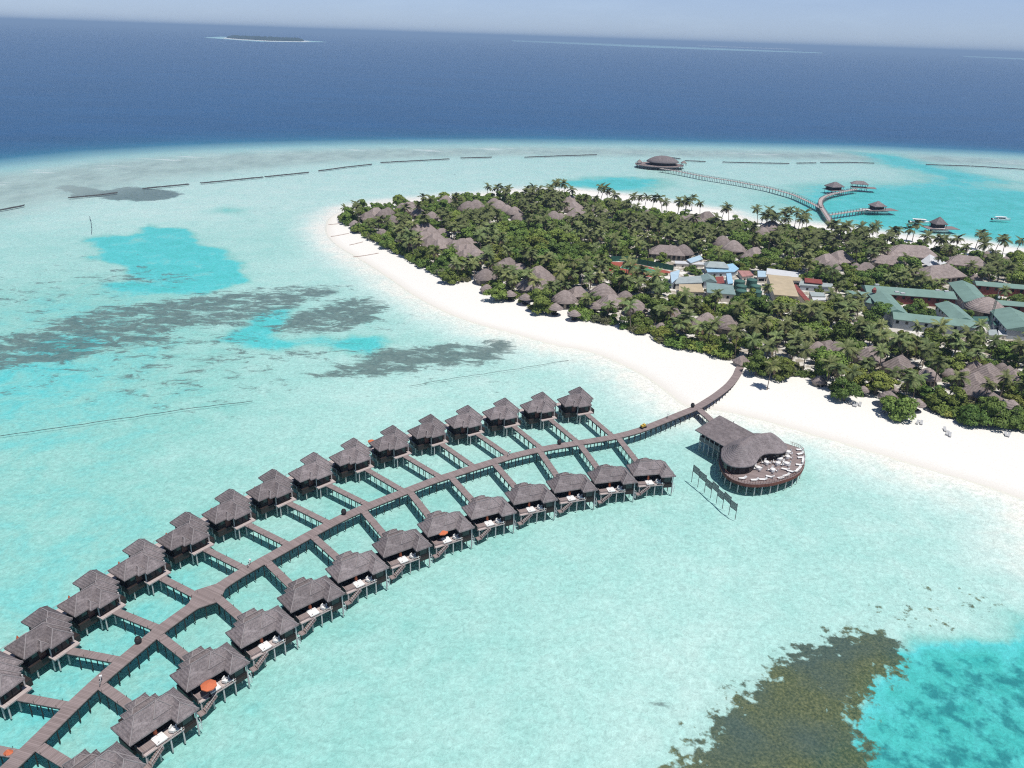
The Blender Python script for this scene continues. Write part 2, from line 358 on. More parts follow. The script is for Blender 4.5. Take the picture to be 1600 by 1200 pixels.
# loose dark spots in the pools
ns = m.noise(0.30, 4, 0.62, P0)
smask = m.math('MULTIPLY', m.math('SUBTRACT', m.math('ADD', ns, A('spots')), 0.98), 7.0, clamp=True)
c = m.mix(m.math('MULTIPLY', smask, 0.75), c, (.02, .17, .20))
# brown seagrass bed
nw = m.math('ADD', m.math('MULTIPLY', m.math('SUBTRACT', m.math('ADD', m.math('MULTIPLY', m.noise(0.55, 4, 0.6, P0), 0.7), m.math('MULTIPLY', m.noise(0.16, 3, 0.6, P0), 0.3)), 0.5), 2.2), 0.5); nw2 = m.noise(2.2, 4, 0.7, P0); nw3 = m.noise(0.07, 3, 0.5, P0)
wmask = m.math('MULTIPLY', m.math('SUBTRACT', m.math('ADD', nw, A('weed')), 1.0), 6.0, clamp=True)
wcol = m.ramp(nw2, [(0.3, (.026, .040, .024)), (0.5, (.095, .108, .046)), (0.72, (.21, .205, .10))])
wcol = m.mix(m.ramp(nw3, [(0.42, 0.0), (0.62, 0.75)]), wcol, m.ramp(nw2, [(0.3, (.03, .055, .06)), (0.7, (.085, .12, .11))]))
c = m.mix(m.math('MULTIPLY', wmask, 0.95), c, wcol)
# reef crest and open sea
nc = m.noise(0.05, 6, 0.7, m.scale(P0, (1.0, 0.6, 1)))
ccol = m.ramp(nc, [(0.3, (.26, .34, .32)), (0.55, (.38, .45, .42)), (0.75, (.47, .53, .49))])
c = m.mix(m.math('MULTIPLY', A('crest'), m.ramp(nc, [(0.3, 0.9), (0.7, 0.5)])), c, ccol)
dcol = m.ramp(A('deep'), [(0.0, (.12, .37, .42)), (0.22, (.035, .22, .33)), (0.6, (.014, .118, .245)), (1.0, (.010, .085, .212))])
no = m.noise(0.010, 4, 0.6, m.scale(P0, (0.35, 1, 1)))
dcol = m.mix(1.0, dcol, m.ramp(m.math('ADD', m.math('MULTIPLY', no, .55), m.math('MULTIPLY', m.noise(0.05, 5, 0.7, m.scale(P0, (0.5, 1, 1))), .45)), [(0.3, 0.78), (0.7, 1.20)]), 'MULTIPLY')
nst = m.noise(0.02, 5, 0.7, m.scale(P0, (0.2, 1.5, 1)))
dcol = m.mix(m.math('MULTIPLY', A('streak'), m.ramp(nst, [(0.52, 0.0), (0.7, 0.5)])), dcol, (.05, .12, .26))
c = m.mix(m.ramp(A('deep'), [(0.0, 0.0), (0.16, 0.55), (0.4, 1.0)]), c, dcol)
# surf on the outer reef
nfm = m.noise(0.045, 6, 0.75, m.scale(P0, (0.35, 1.6, 1)))
c = m.mix(m.math('MULTIPLY', A('surf'), m.ramp(nfm, [(0.56, 0.0), (0.66, 0.8)])), c, (.78, .80, .80))
m.color(c); m.set(0.9, 0.0)
rip = m.math('ADD', n_rip, m.math('MULTIPLY', m.noise(0.25, 4, 0.6, P0), 1.2))
m.bump(rip, 0.55, 0.45)
zbed = BED * smooth(D_ISL, 0.0, 22)
me, used = grid_mesh('seabed', zbed - 0.02)
for n_, v_ in (('depth', depth), ('deep', deep), ('reef', reef), ('weed', weed), ('crest', crest), ('spots', spots), ('streak', streak), ('surf', surf)): put(me, n_, v_[used])
me.materials.append(m.mat); sea = mesh_obj('seabed', me); tag(sea, kind='structure')
# clear water above it: lets the light through, mirrors the sky at the grazing angle, ruffled by the breeze
wm = bpy.data.materials.new('clear_water'); wm.use_nodes = True; wt = wm.node_tree; wt.nodes.clear()
tr = wt.nodes.new('ShaderNodeBsdfTransparent'); tr.inputs[0].default_value = (.97, .995, .995, 1)
gl = wt.nodes.new('ShaderNodeBsdfGlossy'); gl.inputs['Roughness'].default_value = 0.22
fz = wt.nodes.new('ShaderNodeFresnel'); fz.inputs['IOR'].default_value = 1.33
ms = wt.nodes.new('ShaderNodeMath'); ms.operation = 'MULTIPLY'; ms.inputs[1].default_value = 0.62
tcq = wt.nodes.new('ShaderNodeTexCoord'); nq = wt.nodes.new('ShaderNodeTexNoise'); nq.inputs['Scale'].default_value = 0.7; nq.inputs['Detail'].default_value = 5; nq.inputs['Roughness'].default_value = 0.65
bq = wt.nodes.new('ShaderNodeBump'); bq.inputs['Strength'].default_value = 0.5; bq.inputs['Distance'].default_value = 0.35
wt.links.new(tcq.outputs['Object'], nq.inputs['Vector']); wt.links.new(nq.outputs[0], bq.inputs['Height'])
wt.links.new(bq.outputs[0], gl.inputs['Normal']); wt.links.new(bq.outputs[0], fz.inputs['Normal'])
mq = wt.nodes.new('ShaderNodeMixShader'); oq = wt.nodes.new('ShaderNodeOutputMaterial')
wt.links.new(fz.outputs[0], ms.inputs[0]); wt.links.new(ms.outputs[0], mq.inputs[0]); wt.links.new(tr.outputs[0], mq.inputs[1]); wt.links.new(gl.outputs[0], mq.inputs[2]); wt.links.new(mq.outputs[0], oq.inputs[0])
me, used = grid_mesh('water', np.zeros(NF), D_ISL > -3.0)
me.materials.append(wm); wat = mesh_obj('water', me); tag(wat, kind='structure')

# ------------------------------------------------------------------ island ground
D_VEG = sdf(GP, VEG)
hz = np.where(D_ISL < 0, 1.5 * smooth(-D_ISL, 0, 24) + 0.02 * np.minimum(-D_ISL, 60) / 10, -0.12 * D_ISL)
hz = hz - 0.03
m = NT('coral_sand'); P0 = m.coord()
ng = m.noise(0.28, 6, 0.65, P0); nf = m.noise(2.5, 4, 0.6, P0)
sand = m.ramp(nf, [(0.3, (.76, .735, .68)), (0.7, (.87, .85, .80))])
sand = m.mix(m.math('MULTIPLY', A('wet'), 0.7), sand, (.67, .63, .56))
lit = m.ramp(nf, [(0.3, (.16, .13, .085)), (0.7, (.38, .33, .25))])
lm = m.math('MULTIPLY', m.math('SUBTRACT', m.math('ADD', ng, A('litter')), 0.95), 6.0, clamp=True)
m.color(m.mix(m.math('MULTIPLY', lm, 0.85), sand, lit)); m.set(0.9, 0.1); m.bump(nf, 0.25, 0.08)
me, used = grid_mesh('ground', hz, D_ISL < 3.0)
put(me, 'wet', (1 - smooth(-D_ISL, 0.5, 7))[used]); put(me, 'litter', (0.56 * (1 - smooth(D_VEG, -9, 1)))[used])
me.materials.append(m.mat); gnd = mesh_obj('ground', me); tag(gnd, kind='structure')
def ground_z(p):
    d = float(sdf(np.array([[p[0], p[1]]]), ISLAND)[0])
    return (1.5 * float(smooth(np.array(-d), 0, 24)) + 0.002 * min(-d, 60) - 0.03) if d < 0 else -0.1

# ------------------------------------------------------------------ haze
hb = MB(); hb.bx(-64000, 64000, -6000, 64000, -4.0, 130.0)
hm = bpy.data.materials.new('sea_haze'); hm.use_nodes = True; t_ = hm.node_tree; t_.nodes.clear()
vol = t_.nodes.new('ShaderNodeVolumePrincipled'); vol.inputs['Density'].default_value = HAZE_D; vol.inputs['Color'].default_value = HAZE_C
vol.inputs['Anisotropy'].default_value = 0.0
ou = t_.nodes.new('ShaderNodeOutputMaterial'); t_.links.new(vol.outputs[0], ou.inputs['Volume'])
tag(hb.build('haze', hm), kind='stuff')
# ------------------------------------------------------------------ materials for things
def roof_mat(name, lo, hi, course=9.0, bump=0.5, rough=0.85):
    m = NT(name); p = m.coord()
    n1 = m.noise(1.1, 6, 0.7, p); n2 = m.noise(5.5, 4, 0.75, p)
    sep = m.new('ShaderNodeSeparateXYZ'); m.link(p, sep.inputs[0])
    wv = m.math('SINE', m.math('MULTIPLY', sep.outputs[2], course * 2 * math.pi / 2.0))
    nz = m.math('ADD', m.math('MULTIPLY', n1, 0.45), m.math('MULTIPLY', n2, 0.55))
    f = m.math('ADD', m.ramp(nz, [(0.38, 0.0), (0.62, 1.0)]), m.math('MULTIPLY', wv, 0.035), clamp=True)
    ob = m.new('ShaderNodeObjectInfo'); r = m.math('MULTIPLY', m.math('ADD', .82, m.math('MULTIPLY', ob.outputs['Random'], .34)), m.ramp(m.noise(.35, 4, .6, p), [(.35, .86), (.65, 1.1)]))
    m.color(m.mix(1.0, m.mix(f, lo, hi), r, 'MULTIPLY')); m.set(rough, 0.15)
    m.bump(m.math('ADD', wv, m.math('MULTIPLY', n2, 1.6)), bump, 0.06); return m.mat
def plank_mat(name, lo, hi, per_m=5.0):
    m = NT(name); uv = m.coord('UV'); sep = m.new('ShaderNodeSeparateXYZ'); m.link(uv, sep.inputs[0])
    a = m.math('MULTIPLY', sep.outputs[0], per_m); fl = m.math('FLOOR', a); fr = m.math('FRACT', a)
    wn = m.new('ShaderNodeTexWhiteNoise', noise_dimensions='1D'); m.link(fl, wn.inputs['W'])
    n1 = m.noise(0.8, 5, 0.65, m.coord()); f = m.math('ADD', m.math('MULTIPLY', wn.outputs[0], 0.55), m.math('MULTIPLY', n1, 0.5), clamp=True)
    gap = m.ramp(fr, [(0.0, 0.45), (0.08, 1.0), (0.92, 1.0), (1.0, 0.45)])
    m.color(m.mix(1.0, m.mix(f, lo, hi), gap, 'MULTIPLY')); m.set(0.8, 0.2); m.bump(gap, 0.35, 0.02); return m.mat
M = {}
M['shingle'] = roof_mat('weathered_shingle', (.130, .110, .113), (.295, .258, .260), 6, 0.35)
M['ridge'] = simple('ridge_cap', (.26, .235, .235), 0.8, 0.15, 2)
M['thatch'] = roof_mat('grey_thatch', (.20, .162, .150), (.40, .335, .312), 5, 0.6)
M['plank'] = plank_mat('weathered_planks', (.20, .158, .150), (.345, .28, .27), 4.0)
M['plank_light'] = plank_mat('bleached_planks', (.40, .335, .32), (.58, .50, .475), 5.0)
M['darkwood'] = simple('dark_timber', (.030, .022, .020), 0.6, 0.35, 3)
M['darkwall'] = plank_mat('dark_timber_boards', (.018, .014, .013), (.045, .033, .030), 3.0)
M['redwood'] = plank_mat('red_timber_boards', (.13, .048, .038), (.20, .078, .060), 3.0)
M['post'] = simple('pale_post', (.50, .47, .46), 0.8, 0.15, 2)
M['glass'] = simple('dark_glass', (.012, .016, .020), 0.12, 0.2, 1, 0.5)
M['white'] = simple('white_fabric', (.82, .81, .79), 0.8, 0.04, 3)
M['orange'] = simple('orange_canvas', (.60, .165, .075), 0.8, 0.12, 3)
M['rust'] = simple('folded_canvas', (.50, .13, .06), 0.8, 0.2, 5)
M['metal'] = simple('pale_metal', (.55, .56, .57), 0.35, 0.08, 2, 0.5)
M['iron'] = simple('dark_iron', (.03, .032, .035), 0.6, 0.3, 4)
M['rock'] = simple('dark_rock', (.085, .09, .095), 0.9, 0.4, 0.6, 0.2, 0.5)
M['teakscreen'] = plank_mat('grey_slats', (.12, .12, .125), (.20, .20, .20), 6.0)

ORD = ['', 'first', 'second', 'third', 'fourth', 'fifth', 'sixth', 'seventh', 'eighth', 'ninth', 'tenth', 'eleventh', 'twelfth', 'thirteenth', 'fourteenth', 'fifteenth', 'sixteenth']

def hips(mb, *a, **k):
    """hip roof plus pale caps along its hips and ridge (second material)"""
    b = len(mb.v); mb.hip(*a, **k); v = [Vector(p) for p in mb.v[b:b+6]]
    mb.m = 1
    for i, j in ((0, 4), (1, 5), (2, 5), (3, 4), (4, 5)):
        if (v[i] - v[j]).length > 0.3: mb.bar(v[i] + Vector((0, 0, .02)), v[j] + Vector((0, 0, .02)), 0.15, 0.10)
    mb.m = 0

# ------------------------------------------------------------------ boardwalk
WALK_PX = [(-60,1265),(16.7,1197),(55,1160),(108,1107),(160,1058),(217,1011),(250,983),(290,955),(327,928),(367,900),(412,875),(457,850),(497,828),(535,808),(580,788),(637,766),(672,752),(710,740),(757,725),(807,710),(857,699),(907,691),(957,683),(997,673),(1025,662),(1062,647),(1090,636),(1120,617),(1140,601),(1152,585),(1157,572)]
def resample(pts, step):
    out = [pts[0].copy()]; acc = 0.0
    for a, b in zip(pts[:-1], pts[1:]):
        L = (b - a).length; t = step - acc
        while t <= L: out.append(a.lerp(b, t / L)); t += step
        acc = L - (t - step)
    return out
def smooth_line(pts, k=6):
    for _ in range(k):
        pts = [pts[0]] + [(pts[i-1] + pts[i] * 2 + pts[i+1]) / 4 for i in range(1, len(pts)-1)] + [pts[-1]]
    return pts
def ribbon(mb, line, w, z0, z1, widths=None):
    """a deck following a line: top, sides and bottom; u runs along the line"""
    n = len(line); L = [0.0]
    for a, b in zip(line[:-1], line[1:]): L.append(L[-1] + (b - a).length)
    vs = []
    for i, p in enumerate(line):
        d = (line[min(i+1, n-1)] - line[max(i-1, 0)]); d.z = 0; d.normalize(); s = Vector((d.y, -d.x, 0)); h = (widths[i] if widths else w) / 2
        dz = p.z
        vs += [(p.x - s.x*h, p.y - s.y*h, dz + z1), (p.x + s.x*h, p.y + s.y*h, dz + z1), (p.x + s.x*h, p.y + s.y*h, dz + z0), (p.x - s.x*h, p.y - s.y*h, dz + z0)]
    fs, uv = [], []
    for i in range(n - 1):
        for k in range(4):
            a, b_ = 4*i + k, 4*i + (k+1) % 4
            fs.append((a, b_, b_ + 4, a + 4)); uv.append([(L[i], k), (L[i], k+1), (L[i+1], k+1), (L[i+1], k)])
    fs += [(3, 2, 1, 0), (4*n-4, 4*n-3, 4*n-2, 4*n-1)]; uv += [[(0, 0)] * 4] * 2
    mb.add(vs, fs, uv)
def deck_line(px, z, step=1.5, k=6):
    return smooth_line(resample([G(x, y, z) for x, y in px], step), k)
def side(line, i):
    d = line[min(i+1, len(line)-1)] - line[max(i-1, 0)]; d.z = 0; d.normalize(); return Vector((d.y, -d.x, 0)), d

DZ = 2.2
WALK = deck_line(WALK_PX, 0.0 + DZ, 1.0, 10)
W0 = [Vector((p.x, p.y, 0)) for p in WALK]
def walk_at(px):
    g = G(px[0], px[1], DZ); g.z = 0
    return min(W0, key=lambda p: (p - g).length)
bw = empty('boardwalk', W0[0]); tag(bw, 'long curved timber boardwalk on posts running from the beach between two rows of villas', 'boardwalk')
def local(par, mb):
    o = Vector(par.location); mb.v = [(p[0]-o.x, p[1]-o.y, p[2]-o.z) for p in mb.v]; return mb
def part(name, mb, mats, par): return local(par, mb).build(name, mats, par)
plaza = walk_at((327, 928)); wid = [2.3 + 3.6 * max(0, 1 - (p - plaza).length / 3.2) for p in W0]
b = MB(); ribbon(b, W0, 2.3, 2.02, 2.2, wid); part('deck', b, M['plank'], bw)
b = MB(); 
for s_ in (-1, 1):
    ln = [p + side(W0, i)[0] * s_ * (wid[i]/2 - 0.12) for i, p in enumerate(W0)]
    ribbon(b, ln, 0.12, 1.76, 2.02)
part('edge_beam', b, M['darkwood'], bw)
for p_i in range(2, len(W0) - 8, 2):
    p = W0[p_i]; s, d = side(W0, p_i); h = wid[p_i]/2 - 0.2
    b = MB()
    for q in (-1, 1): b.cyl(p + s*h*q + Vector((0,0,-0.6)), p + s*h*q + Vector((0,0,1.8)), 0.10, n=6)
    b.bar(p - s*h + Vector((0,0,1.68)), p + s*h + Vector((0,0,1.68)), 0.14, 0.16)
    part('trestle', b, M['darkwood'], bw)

# ------------------------------------------------------------------ villas on stilts
def frame_parts(root, posts, tall=()):
    for (x, y) in posts:
        b = MB(); b.cyl((x, y, -0.6), (x, y, 2.02), 0.13, n=8); b.build('post', M['post'], root)
    for (x, y, z) in tall:
        b = MB(); b.cyl((x, y, -0.6), (x, y, z), 0.13, n=8); b.build('post', M['post'], root)
def windows(root, lst):
    for (x0, x1, y0, y1, z0, z1) in lst:
        b = MB(); b.bx(x0, x1, y0, y1, z0, z1); f = b.build('window', M['glass'], root)

def make_sea_villa():
    r = empty('water_villa')
    b = MB()
    hips(b, -0.3, 9.4, 0.05, 5.0, 4.6, 6.75)
    hips(b, 5.85, 9.35, -1.55, 2.6, 4.62, 6.15, 1.7, 0.0, axis='y')
    hips(b, 1.7, 7.1, 3.4, 6.15, 4.45, 5.75)
    hips(b, 3.2, 6.4, 5.2, 7.75, 4.15, 5.25)
    hips(b, 3.9, 6.9, 0.9, 4.1, 5.45, 6.95)
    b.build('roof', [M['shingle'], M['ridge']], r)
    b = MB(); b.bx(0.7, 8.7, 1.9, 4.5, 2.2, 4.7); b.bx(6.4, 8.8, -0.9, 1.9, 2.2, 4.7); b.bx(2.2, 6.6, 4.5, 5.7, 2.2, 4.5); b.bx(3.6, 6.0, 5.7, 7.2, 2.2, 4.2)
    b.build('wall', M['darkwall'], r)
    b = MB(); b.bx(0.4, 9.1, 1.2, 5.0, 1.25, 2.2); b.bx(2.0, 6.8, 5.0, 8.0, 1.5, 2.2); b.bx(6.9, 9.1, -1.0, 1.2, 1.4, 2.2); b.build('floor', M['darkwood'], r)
    b = MB(); b.box((3.95, 0.1, 2.14), (6.1, 2.2, 0.2)); b.build('deck', M['plank_light'], r)
    b = MB(); b.box((1.9, 0.15, 2.42), (2.0, 1.35, 0.36)); b.bx(0.75, 0.9, -0.7, 1.2, 1.9, 2.95); b.build('bench', M['plank'], r)
    windows(r, [(1.2, 2.7, 1.84, 1.93, 2.3, 4.3), (2.85, 4.35, 1.84, 1.93, 2.3, 4.3), (4.5, 6.0, 1.84, 1.93, 2.3, 4.3), (6.9, 8.4, -0.96, -0.87, 2.9, 4.2), (6.34, 6.43, -0.4, 1.4, 2.4, 4.2)])
    b = MB(); b.bar((3.3, -1.25, 2.15), (1.35, -1.25, 0.55), 0.95, 0.14)
    for k in range(7): t = k / 6; b.box((3.25 - 1.85*t, -1.25, 2.2 - 1.5*t), (0.3, 0.95, 0.06))
    b.box((0.85, -1.2, 0.42), (1.1, 1.1, 0.14)); st = b.build('stairs', M['plank'], r)
    b = MB()
    for yy in (-1.7, -0.72): b.bar((3.3, yy, 2.9), (1.35, yy, 1.3), 0.06, 0.06); b.cyl((1.35, yy, 0.4), (1.35, yy, 1.3), 0.04, n=5); b.cyl((3.3, yy, 2.1), (3.3, yy, 2.9), 0.04, n=5)
    b.build('handrail', M['post'], st)
    
    for lx, ly in ((.45, -1.6), (1.2, -.8)): b = MB(); b.cyl((lx, ly, -.6), (lx, ly, .42), .1, n=6); b.build('landing_leg', M['darkwood'], st)
    b = MB()
    b.bar((4.4, -0.98, 2.62), (6.95, -0.98, 2.62), 0.07, 0.09); b.bar((6.96, -0.98, 2.62), (6.96, 0.6, 2.62), 0.07, 0.09)
    for x in (4.4, 5.2, 6.1, 6.95): b.cyl((x, -0.98, 2.2), (x, -0.98, 2.62), 0.035, n=5)
    b.build('railing', M['plank_light'], r)
    b = MB(); b.tube([(9.05, -1.1, 0.1), (9.05, -1.1, 1.7), (9.05, -0.75, 2.05), (9.05, -0.3, 1.75)], [0.05]*4, 5); b.tube([(9.5, -1.1, 0.1), (9.5, -1.1, 1.7), (9.5, -0.75, 2.05), (9.5, -0.3, 1.75)], [0.05]*4, 5)
    for z in (0.3, 0.65, 1.0, 1.35, 1.7): b.cyl((9.05, -1.1, z), (9.5, -1.1, z), 0.03, n=5)
    b.build('ladder', M['metal'], r)
    frame_parts(r, [(1.15, -0.75), (3.05, -0.8), (4.9, -0.75), (6.85, -0.75), (8.7, 0.6), (0.7, 2.0), (0.7, 4.7), (4.0, 4.8), (8.7, 4.7), (2.3, 7.6), (6.4, 7.6), (4.6, 2.4)], [(9.0, -0.95, 4.4)])
    return r

def make_lagoon_villa():
    r = empty('water_villa')
    b = MB()
    hips(b, -0.45, 7.4, 0.0, 4.95, 4.6, 6.7)
    hips(b, 3.0, 6.95, -1.45, 3.2, 4.6, 6.25, 1.9, 0.0, axis='y')
    hips(b, 1.85, 3.6, -0.75, 2.6, 4.6, 5.5, 1.1, 0.0, axis='y')
    hips(b, 4.2, 8.0, 0.35, 5.2, 4.85, 6.85, 1.4, 1.9)
    hips(b, 4.5, 9.1, 1.8, 8.25, 4.72, 6.95, axis='y')
    b.build('roof', [M['shingle'], M['ridge']], r)
    b = MB(); b.bx(0.5, 6.6, 0.75, 4.3, 2.2, 4.7); b.bx(3.5, 6.5, -0.75, 0.75, 2.2, 4.7); b.bx(5.1, 8.5, 2.4, 7.6, 2.2, 4.75)
    b.build('wall', M['darkwall'], r)
    b = MB(); b.bx(0.1, 8.8, 0.3, 4.8, 0.95, 2.2); b.bx(4.6, 8.8, 4.8, 7.9, 1.2, 2.2); b.build('floor', M['darkwood'], r)
    b = MB(); b.box((5.3, -0.75, 2.12), (4.5, 1.5, 0.24)); b.build('deck', M['plank_light'], r)
    b = MB(); b.box((2.3, 6.05, 2.12), (4.6, 2.6, 0.2)); b.build('sun_deck', M['plank_light'], r)
    b = MB(); b.bar((-0.1, 2.3, 2.25), (-0.1, 4.7, 2.25), 0.14, 0.12); b.bar((-0.1, 2.3, 0.9), (-0.1, 2.3, 2.25), 0.1, 0.1)
    b.bar((0.1, 7.3, 3.0), (4.5, 7.3, 3.0), 0.06, 0.06)
    for x in (0.1, 1.2, 2.3, 3.4, 4.5): b.cyl((x, 7.3, 2.2), (x, 7.3, 3.0), 0.035, n=5)
    b.build('railing', M['post'], r)
    windows(r, [(3.8, 4.9, -0.81, -0.72, 2.7, 4.2), (5.1, 6.2, -0.81, -0.72, 2.7, 4.2), (6.46, 6.55, -0.4, 0.5, 2.6, 4.2), (1.0, 1.9, 0.69, 0.78, 3.2, 4.2), (8.46, 8.55, 3.0, 6.4, 2.8, 4.3)])
    b = MB(); b.bx(2.1, 3.2, 0.69, 0.78, 2.2, 4.2); d = b.build('door', M['redwood'], r)
    frame_parts(r, [(3.75, -1.15), (5.4, -1.15), (1.2, 0.6), (0.3, 2.3), (0.2, 4.6), (2.2, 4.4), (5.2, 2.6), (8.5, 2.2), (8.5, 7.5), (4.9, 7.5), (0.3, 7.2), (2.4, 7.2)], [(3.35, -0.35, 4.4), (7.35, -0.15, 4.4)])
    return r

def make_jetty(name, a, b_, label, wd=1.5, grp=None):
    a = Vector((a[0], a[1], 0)); b_ = Vector((b_[0], b_[1], 0)); L = (b_ - a).length; n = max(2, int(L / 1.0)); line = [a.lerp(b_, i / n) for i in range(n + 1)]
    r = empty(name, a); tag(r, label, 'jetty', grp)
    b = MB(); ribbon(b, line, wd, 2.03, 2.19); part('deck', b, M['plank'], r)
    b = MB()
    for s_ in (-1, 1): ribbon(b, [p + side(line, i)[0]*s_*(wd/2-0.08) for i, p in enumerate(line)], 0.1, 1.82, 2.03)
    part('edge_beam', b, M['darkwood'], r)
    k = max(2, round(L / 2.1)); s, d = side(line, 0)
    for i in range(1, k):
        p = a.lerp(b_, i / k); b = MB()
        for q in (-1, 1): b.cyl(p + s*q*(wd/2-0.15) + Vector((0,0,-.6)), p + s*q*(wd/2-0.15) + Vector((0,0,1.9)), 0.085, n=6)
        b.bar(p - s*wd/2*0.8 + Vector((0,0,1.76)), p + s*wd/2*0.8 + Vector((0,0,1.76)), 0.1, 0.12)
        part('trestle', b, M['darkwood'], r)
    for i in range(0, k, 2):
        p = a.lerp(b_, (i + .5) / k)
        for q in (-1, 1): b = MB(); b.cyl(p + s*q*(wd/2-0.05) + Vector((0,0,2.15)), p + s*q*(wd/2-0.05) + Vector((0,0,2.6)), 0.035, n=5); part('bollard', b, M['darkwood'], r)
    return r

def make_closed_parasol():
    r = empty('parasol'); b = MB(); b.cyl((0,0,0), (0,0,1.9), 0.035, n=6); b.build('pole', M['iron'], r)
    b = MB(); b.lathe([(0.02, 1.85), (0.12, 1.7), (0.24, 1.2), (0.34, 0.5), (0.26, 0.42), (0.03, 0.46)], 10); b.build('canopy', M['rust'], r)
    b = MB(); b.lathe([(0.0, 0.1), (0.3, 0.1), (0.34, 0.0)], 10); b.build('base', M['iron'], r); return r
def make_open_parasol():
    r = empty('parasol'); b = MB(); b.cyl((0,0,0), (0,0,2.9), 0.035, n=6); b.build('pole', M['iron'], r)
    b = MB(); b.lathe([(0.02, 2.95), (0.8, 2.72), (1.55, 2.45), (1.55, 2.25), (1.52, 2.25), (1.52, 2.42), (0.8, 2.68), (0.02, 2.9)], 8, smooth=False); b.build('canopy', M['orange'], r)
    b = MB(); b.lathe([(0.0, 0.1), (0.3, 0.1), (0.34, 0.0)], 10); b.build('base', M['iron'], r); return r
def make_daybed():
    r = empty('daybed'); b = MB(); b.bx(-.9, .9, -.9, .9, 0.12, 0.26)
    for x in (-.8, .8):
        for y in (-.8, .8): b.bx(x-.06, x+.06, y-.06, y+.06, 0, 0.12)
    b.build('frame', M['plank'], r)
    b = MB(); b.bx(-.86, .86, -.86, .86, 0.262, 0.42); b.build('mattress', M['white'], r)
    for x in (-.42, .42): b = MB(); b.box((x, .62, .50), (.7, .4, .16)); b.build('pillow', M['white'], r)
    return r
def make_armchair():
    r = empty('armchair'); b = MB(); b.bx(-.35, .35, -.35, .35, .28, .44); b.build('seat', M['white'], r)
    b = MB(); b.bx(-.35, .35, .3, .42, .44, .95); b.build('backrest', M['white'], r)
    for s_ in (-1, 1): b = MB(); b.bx(s_*.41-.06, s_*.41+.06, -.35, .4, .2, .66); b.build('armrest', M['white'], r)
    b = MB()
    for x in (-.36, .36):
        for y in (-.3, .34): b.bx(x-.03, x+.03, y-.03, y+.03, 0, .3)
    b.build('legs', M['iron'], r); return r

PROTO = {}
def inst(kind, maker, loc, rz, label, cat, group=None, name=None):
    if kind not in PROTO: o = PROTO[kind] = reg(maker()); 
    else: o = copy_tree(PROTO[kind])
    o.location = loc; o.rotation_euler = (0, 0, rz); tag(o, label, cat, group)
    return o

LOW = [(991.6,743.4),(932,755),(866,769),(806,787),(737,811),(670,837.5),(600,869.5),(529,909),(456,956),(378,1010),(292.5,1079),(203,1163)]
LOWJ = [(973,687),(911,697),(845,706),(777,725),(711,747),(640,770),(568,800),(495,837),(420,879),(346,934),(252,992),(163,1068),(62,1160)]
UP = [(885,635),(827,644),(768,655),(711,668),(653,684),(595,704),(532,727),(471,751),(406,782),(338,816),(269,858),(197,905),(118,961),(40,1027)]
UPJ = [(957,682),(902,691),(846,701),(794,711),(740,727),(687,744),(629,767),(572,788),(513,818),(450,848),(385,887),(310,930),(247,980),(180,1032),(103,1102),(18,1177)]
pos = [G(*p, 4.6) for p in LOW]; pos.append(pos[-1] * 2 - pos[-2] + Vector((1.2, -.3, 0)))
lowp = smooth_line([Vector((p.x, p.y, 0)) for p in pos], 1)
for i, p in enumerate(lowp):
    n = i + 1; th = math.radians(-0.0271*n*n + 4.179*n + 7.77); R2 = Matrix.Rotation(th, 3, 'Z')
    who = f'{ORD[n]} seaward villa from the beach'
    at_ = lambda x, y, z=0: p + R2 @ Vector((x, y, z))
    inst('sea_villa', make_sea_villa, p, th, f'stilted villa with stepped shingle roof, {ORD[n]} from the beach in the seaward row', 'villa', 'water villas in the seaward row')
    j = walk_at(LOWJ[i]); e = at_(4.6, 7.95); dj = (e - j).normalized(); j = j + dj * 1.2
    make_jetty('jetty', j, e, f'short plank jetty from the boardwalk to the {who}', 1.55, 'jetties to the seaward villas')
    inst('daybed', make_daybed, at_(3.7, -0.05, 2.242), th, f'white square daybed on the deck of the {who}', 'daybed', 'daybeds on the villa decks')
    if n in (6, 11): inst('parasol_open', make_open_parasol, at_(4.0, 0.0, 2.245) + R2 @ Vector((-1.35 if n == 11 else -.9, -0.95 if n == 11 else .55, 0)), th, f'open orange parasol shading the deck of the {who}', 'parasol', 'open orange parasols').scale = (.78, .78, .9)
    else: inst('parasol_closed', make_closed_parasol, at_(3.75, 1.0, 2.245), th, f'folded orange parasol behind the daybed of the {who}', 'parasol', 'folded orange parasols')
    inst('armchair', make_armchair, at_(5.75, -0.15, 2.245), th + 0.5, f'white armchair nearer the daybed on the deck of the {who}', 'armchair', 'armchairs on the villa decks')
    inst('armchair', make_armchair, at_(6.35, -0.55, 2.245), th - 0.6, f'white armchair by the deck railing of the {who}', 'armchair', 'armchairs on the villa decks')
pos = [G(*p, 4.6) for p in UP]; pos.append(pos[-1] + (pos[-1] - pos[-2]) + Vector((.9, -.2, 0)))
upp = smooth_line([Vector((p.x, p.y, 0)) for p in pos], 1)
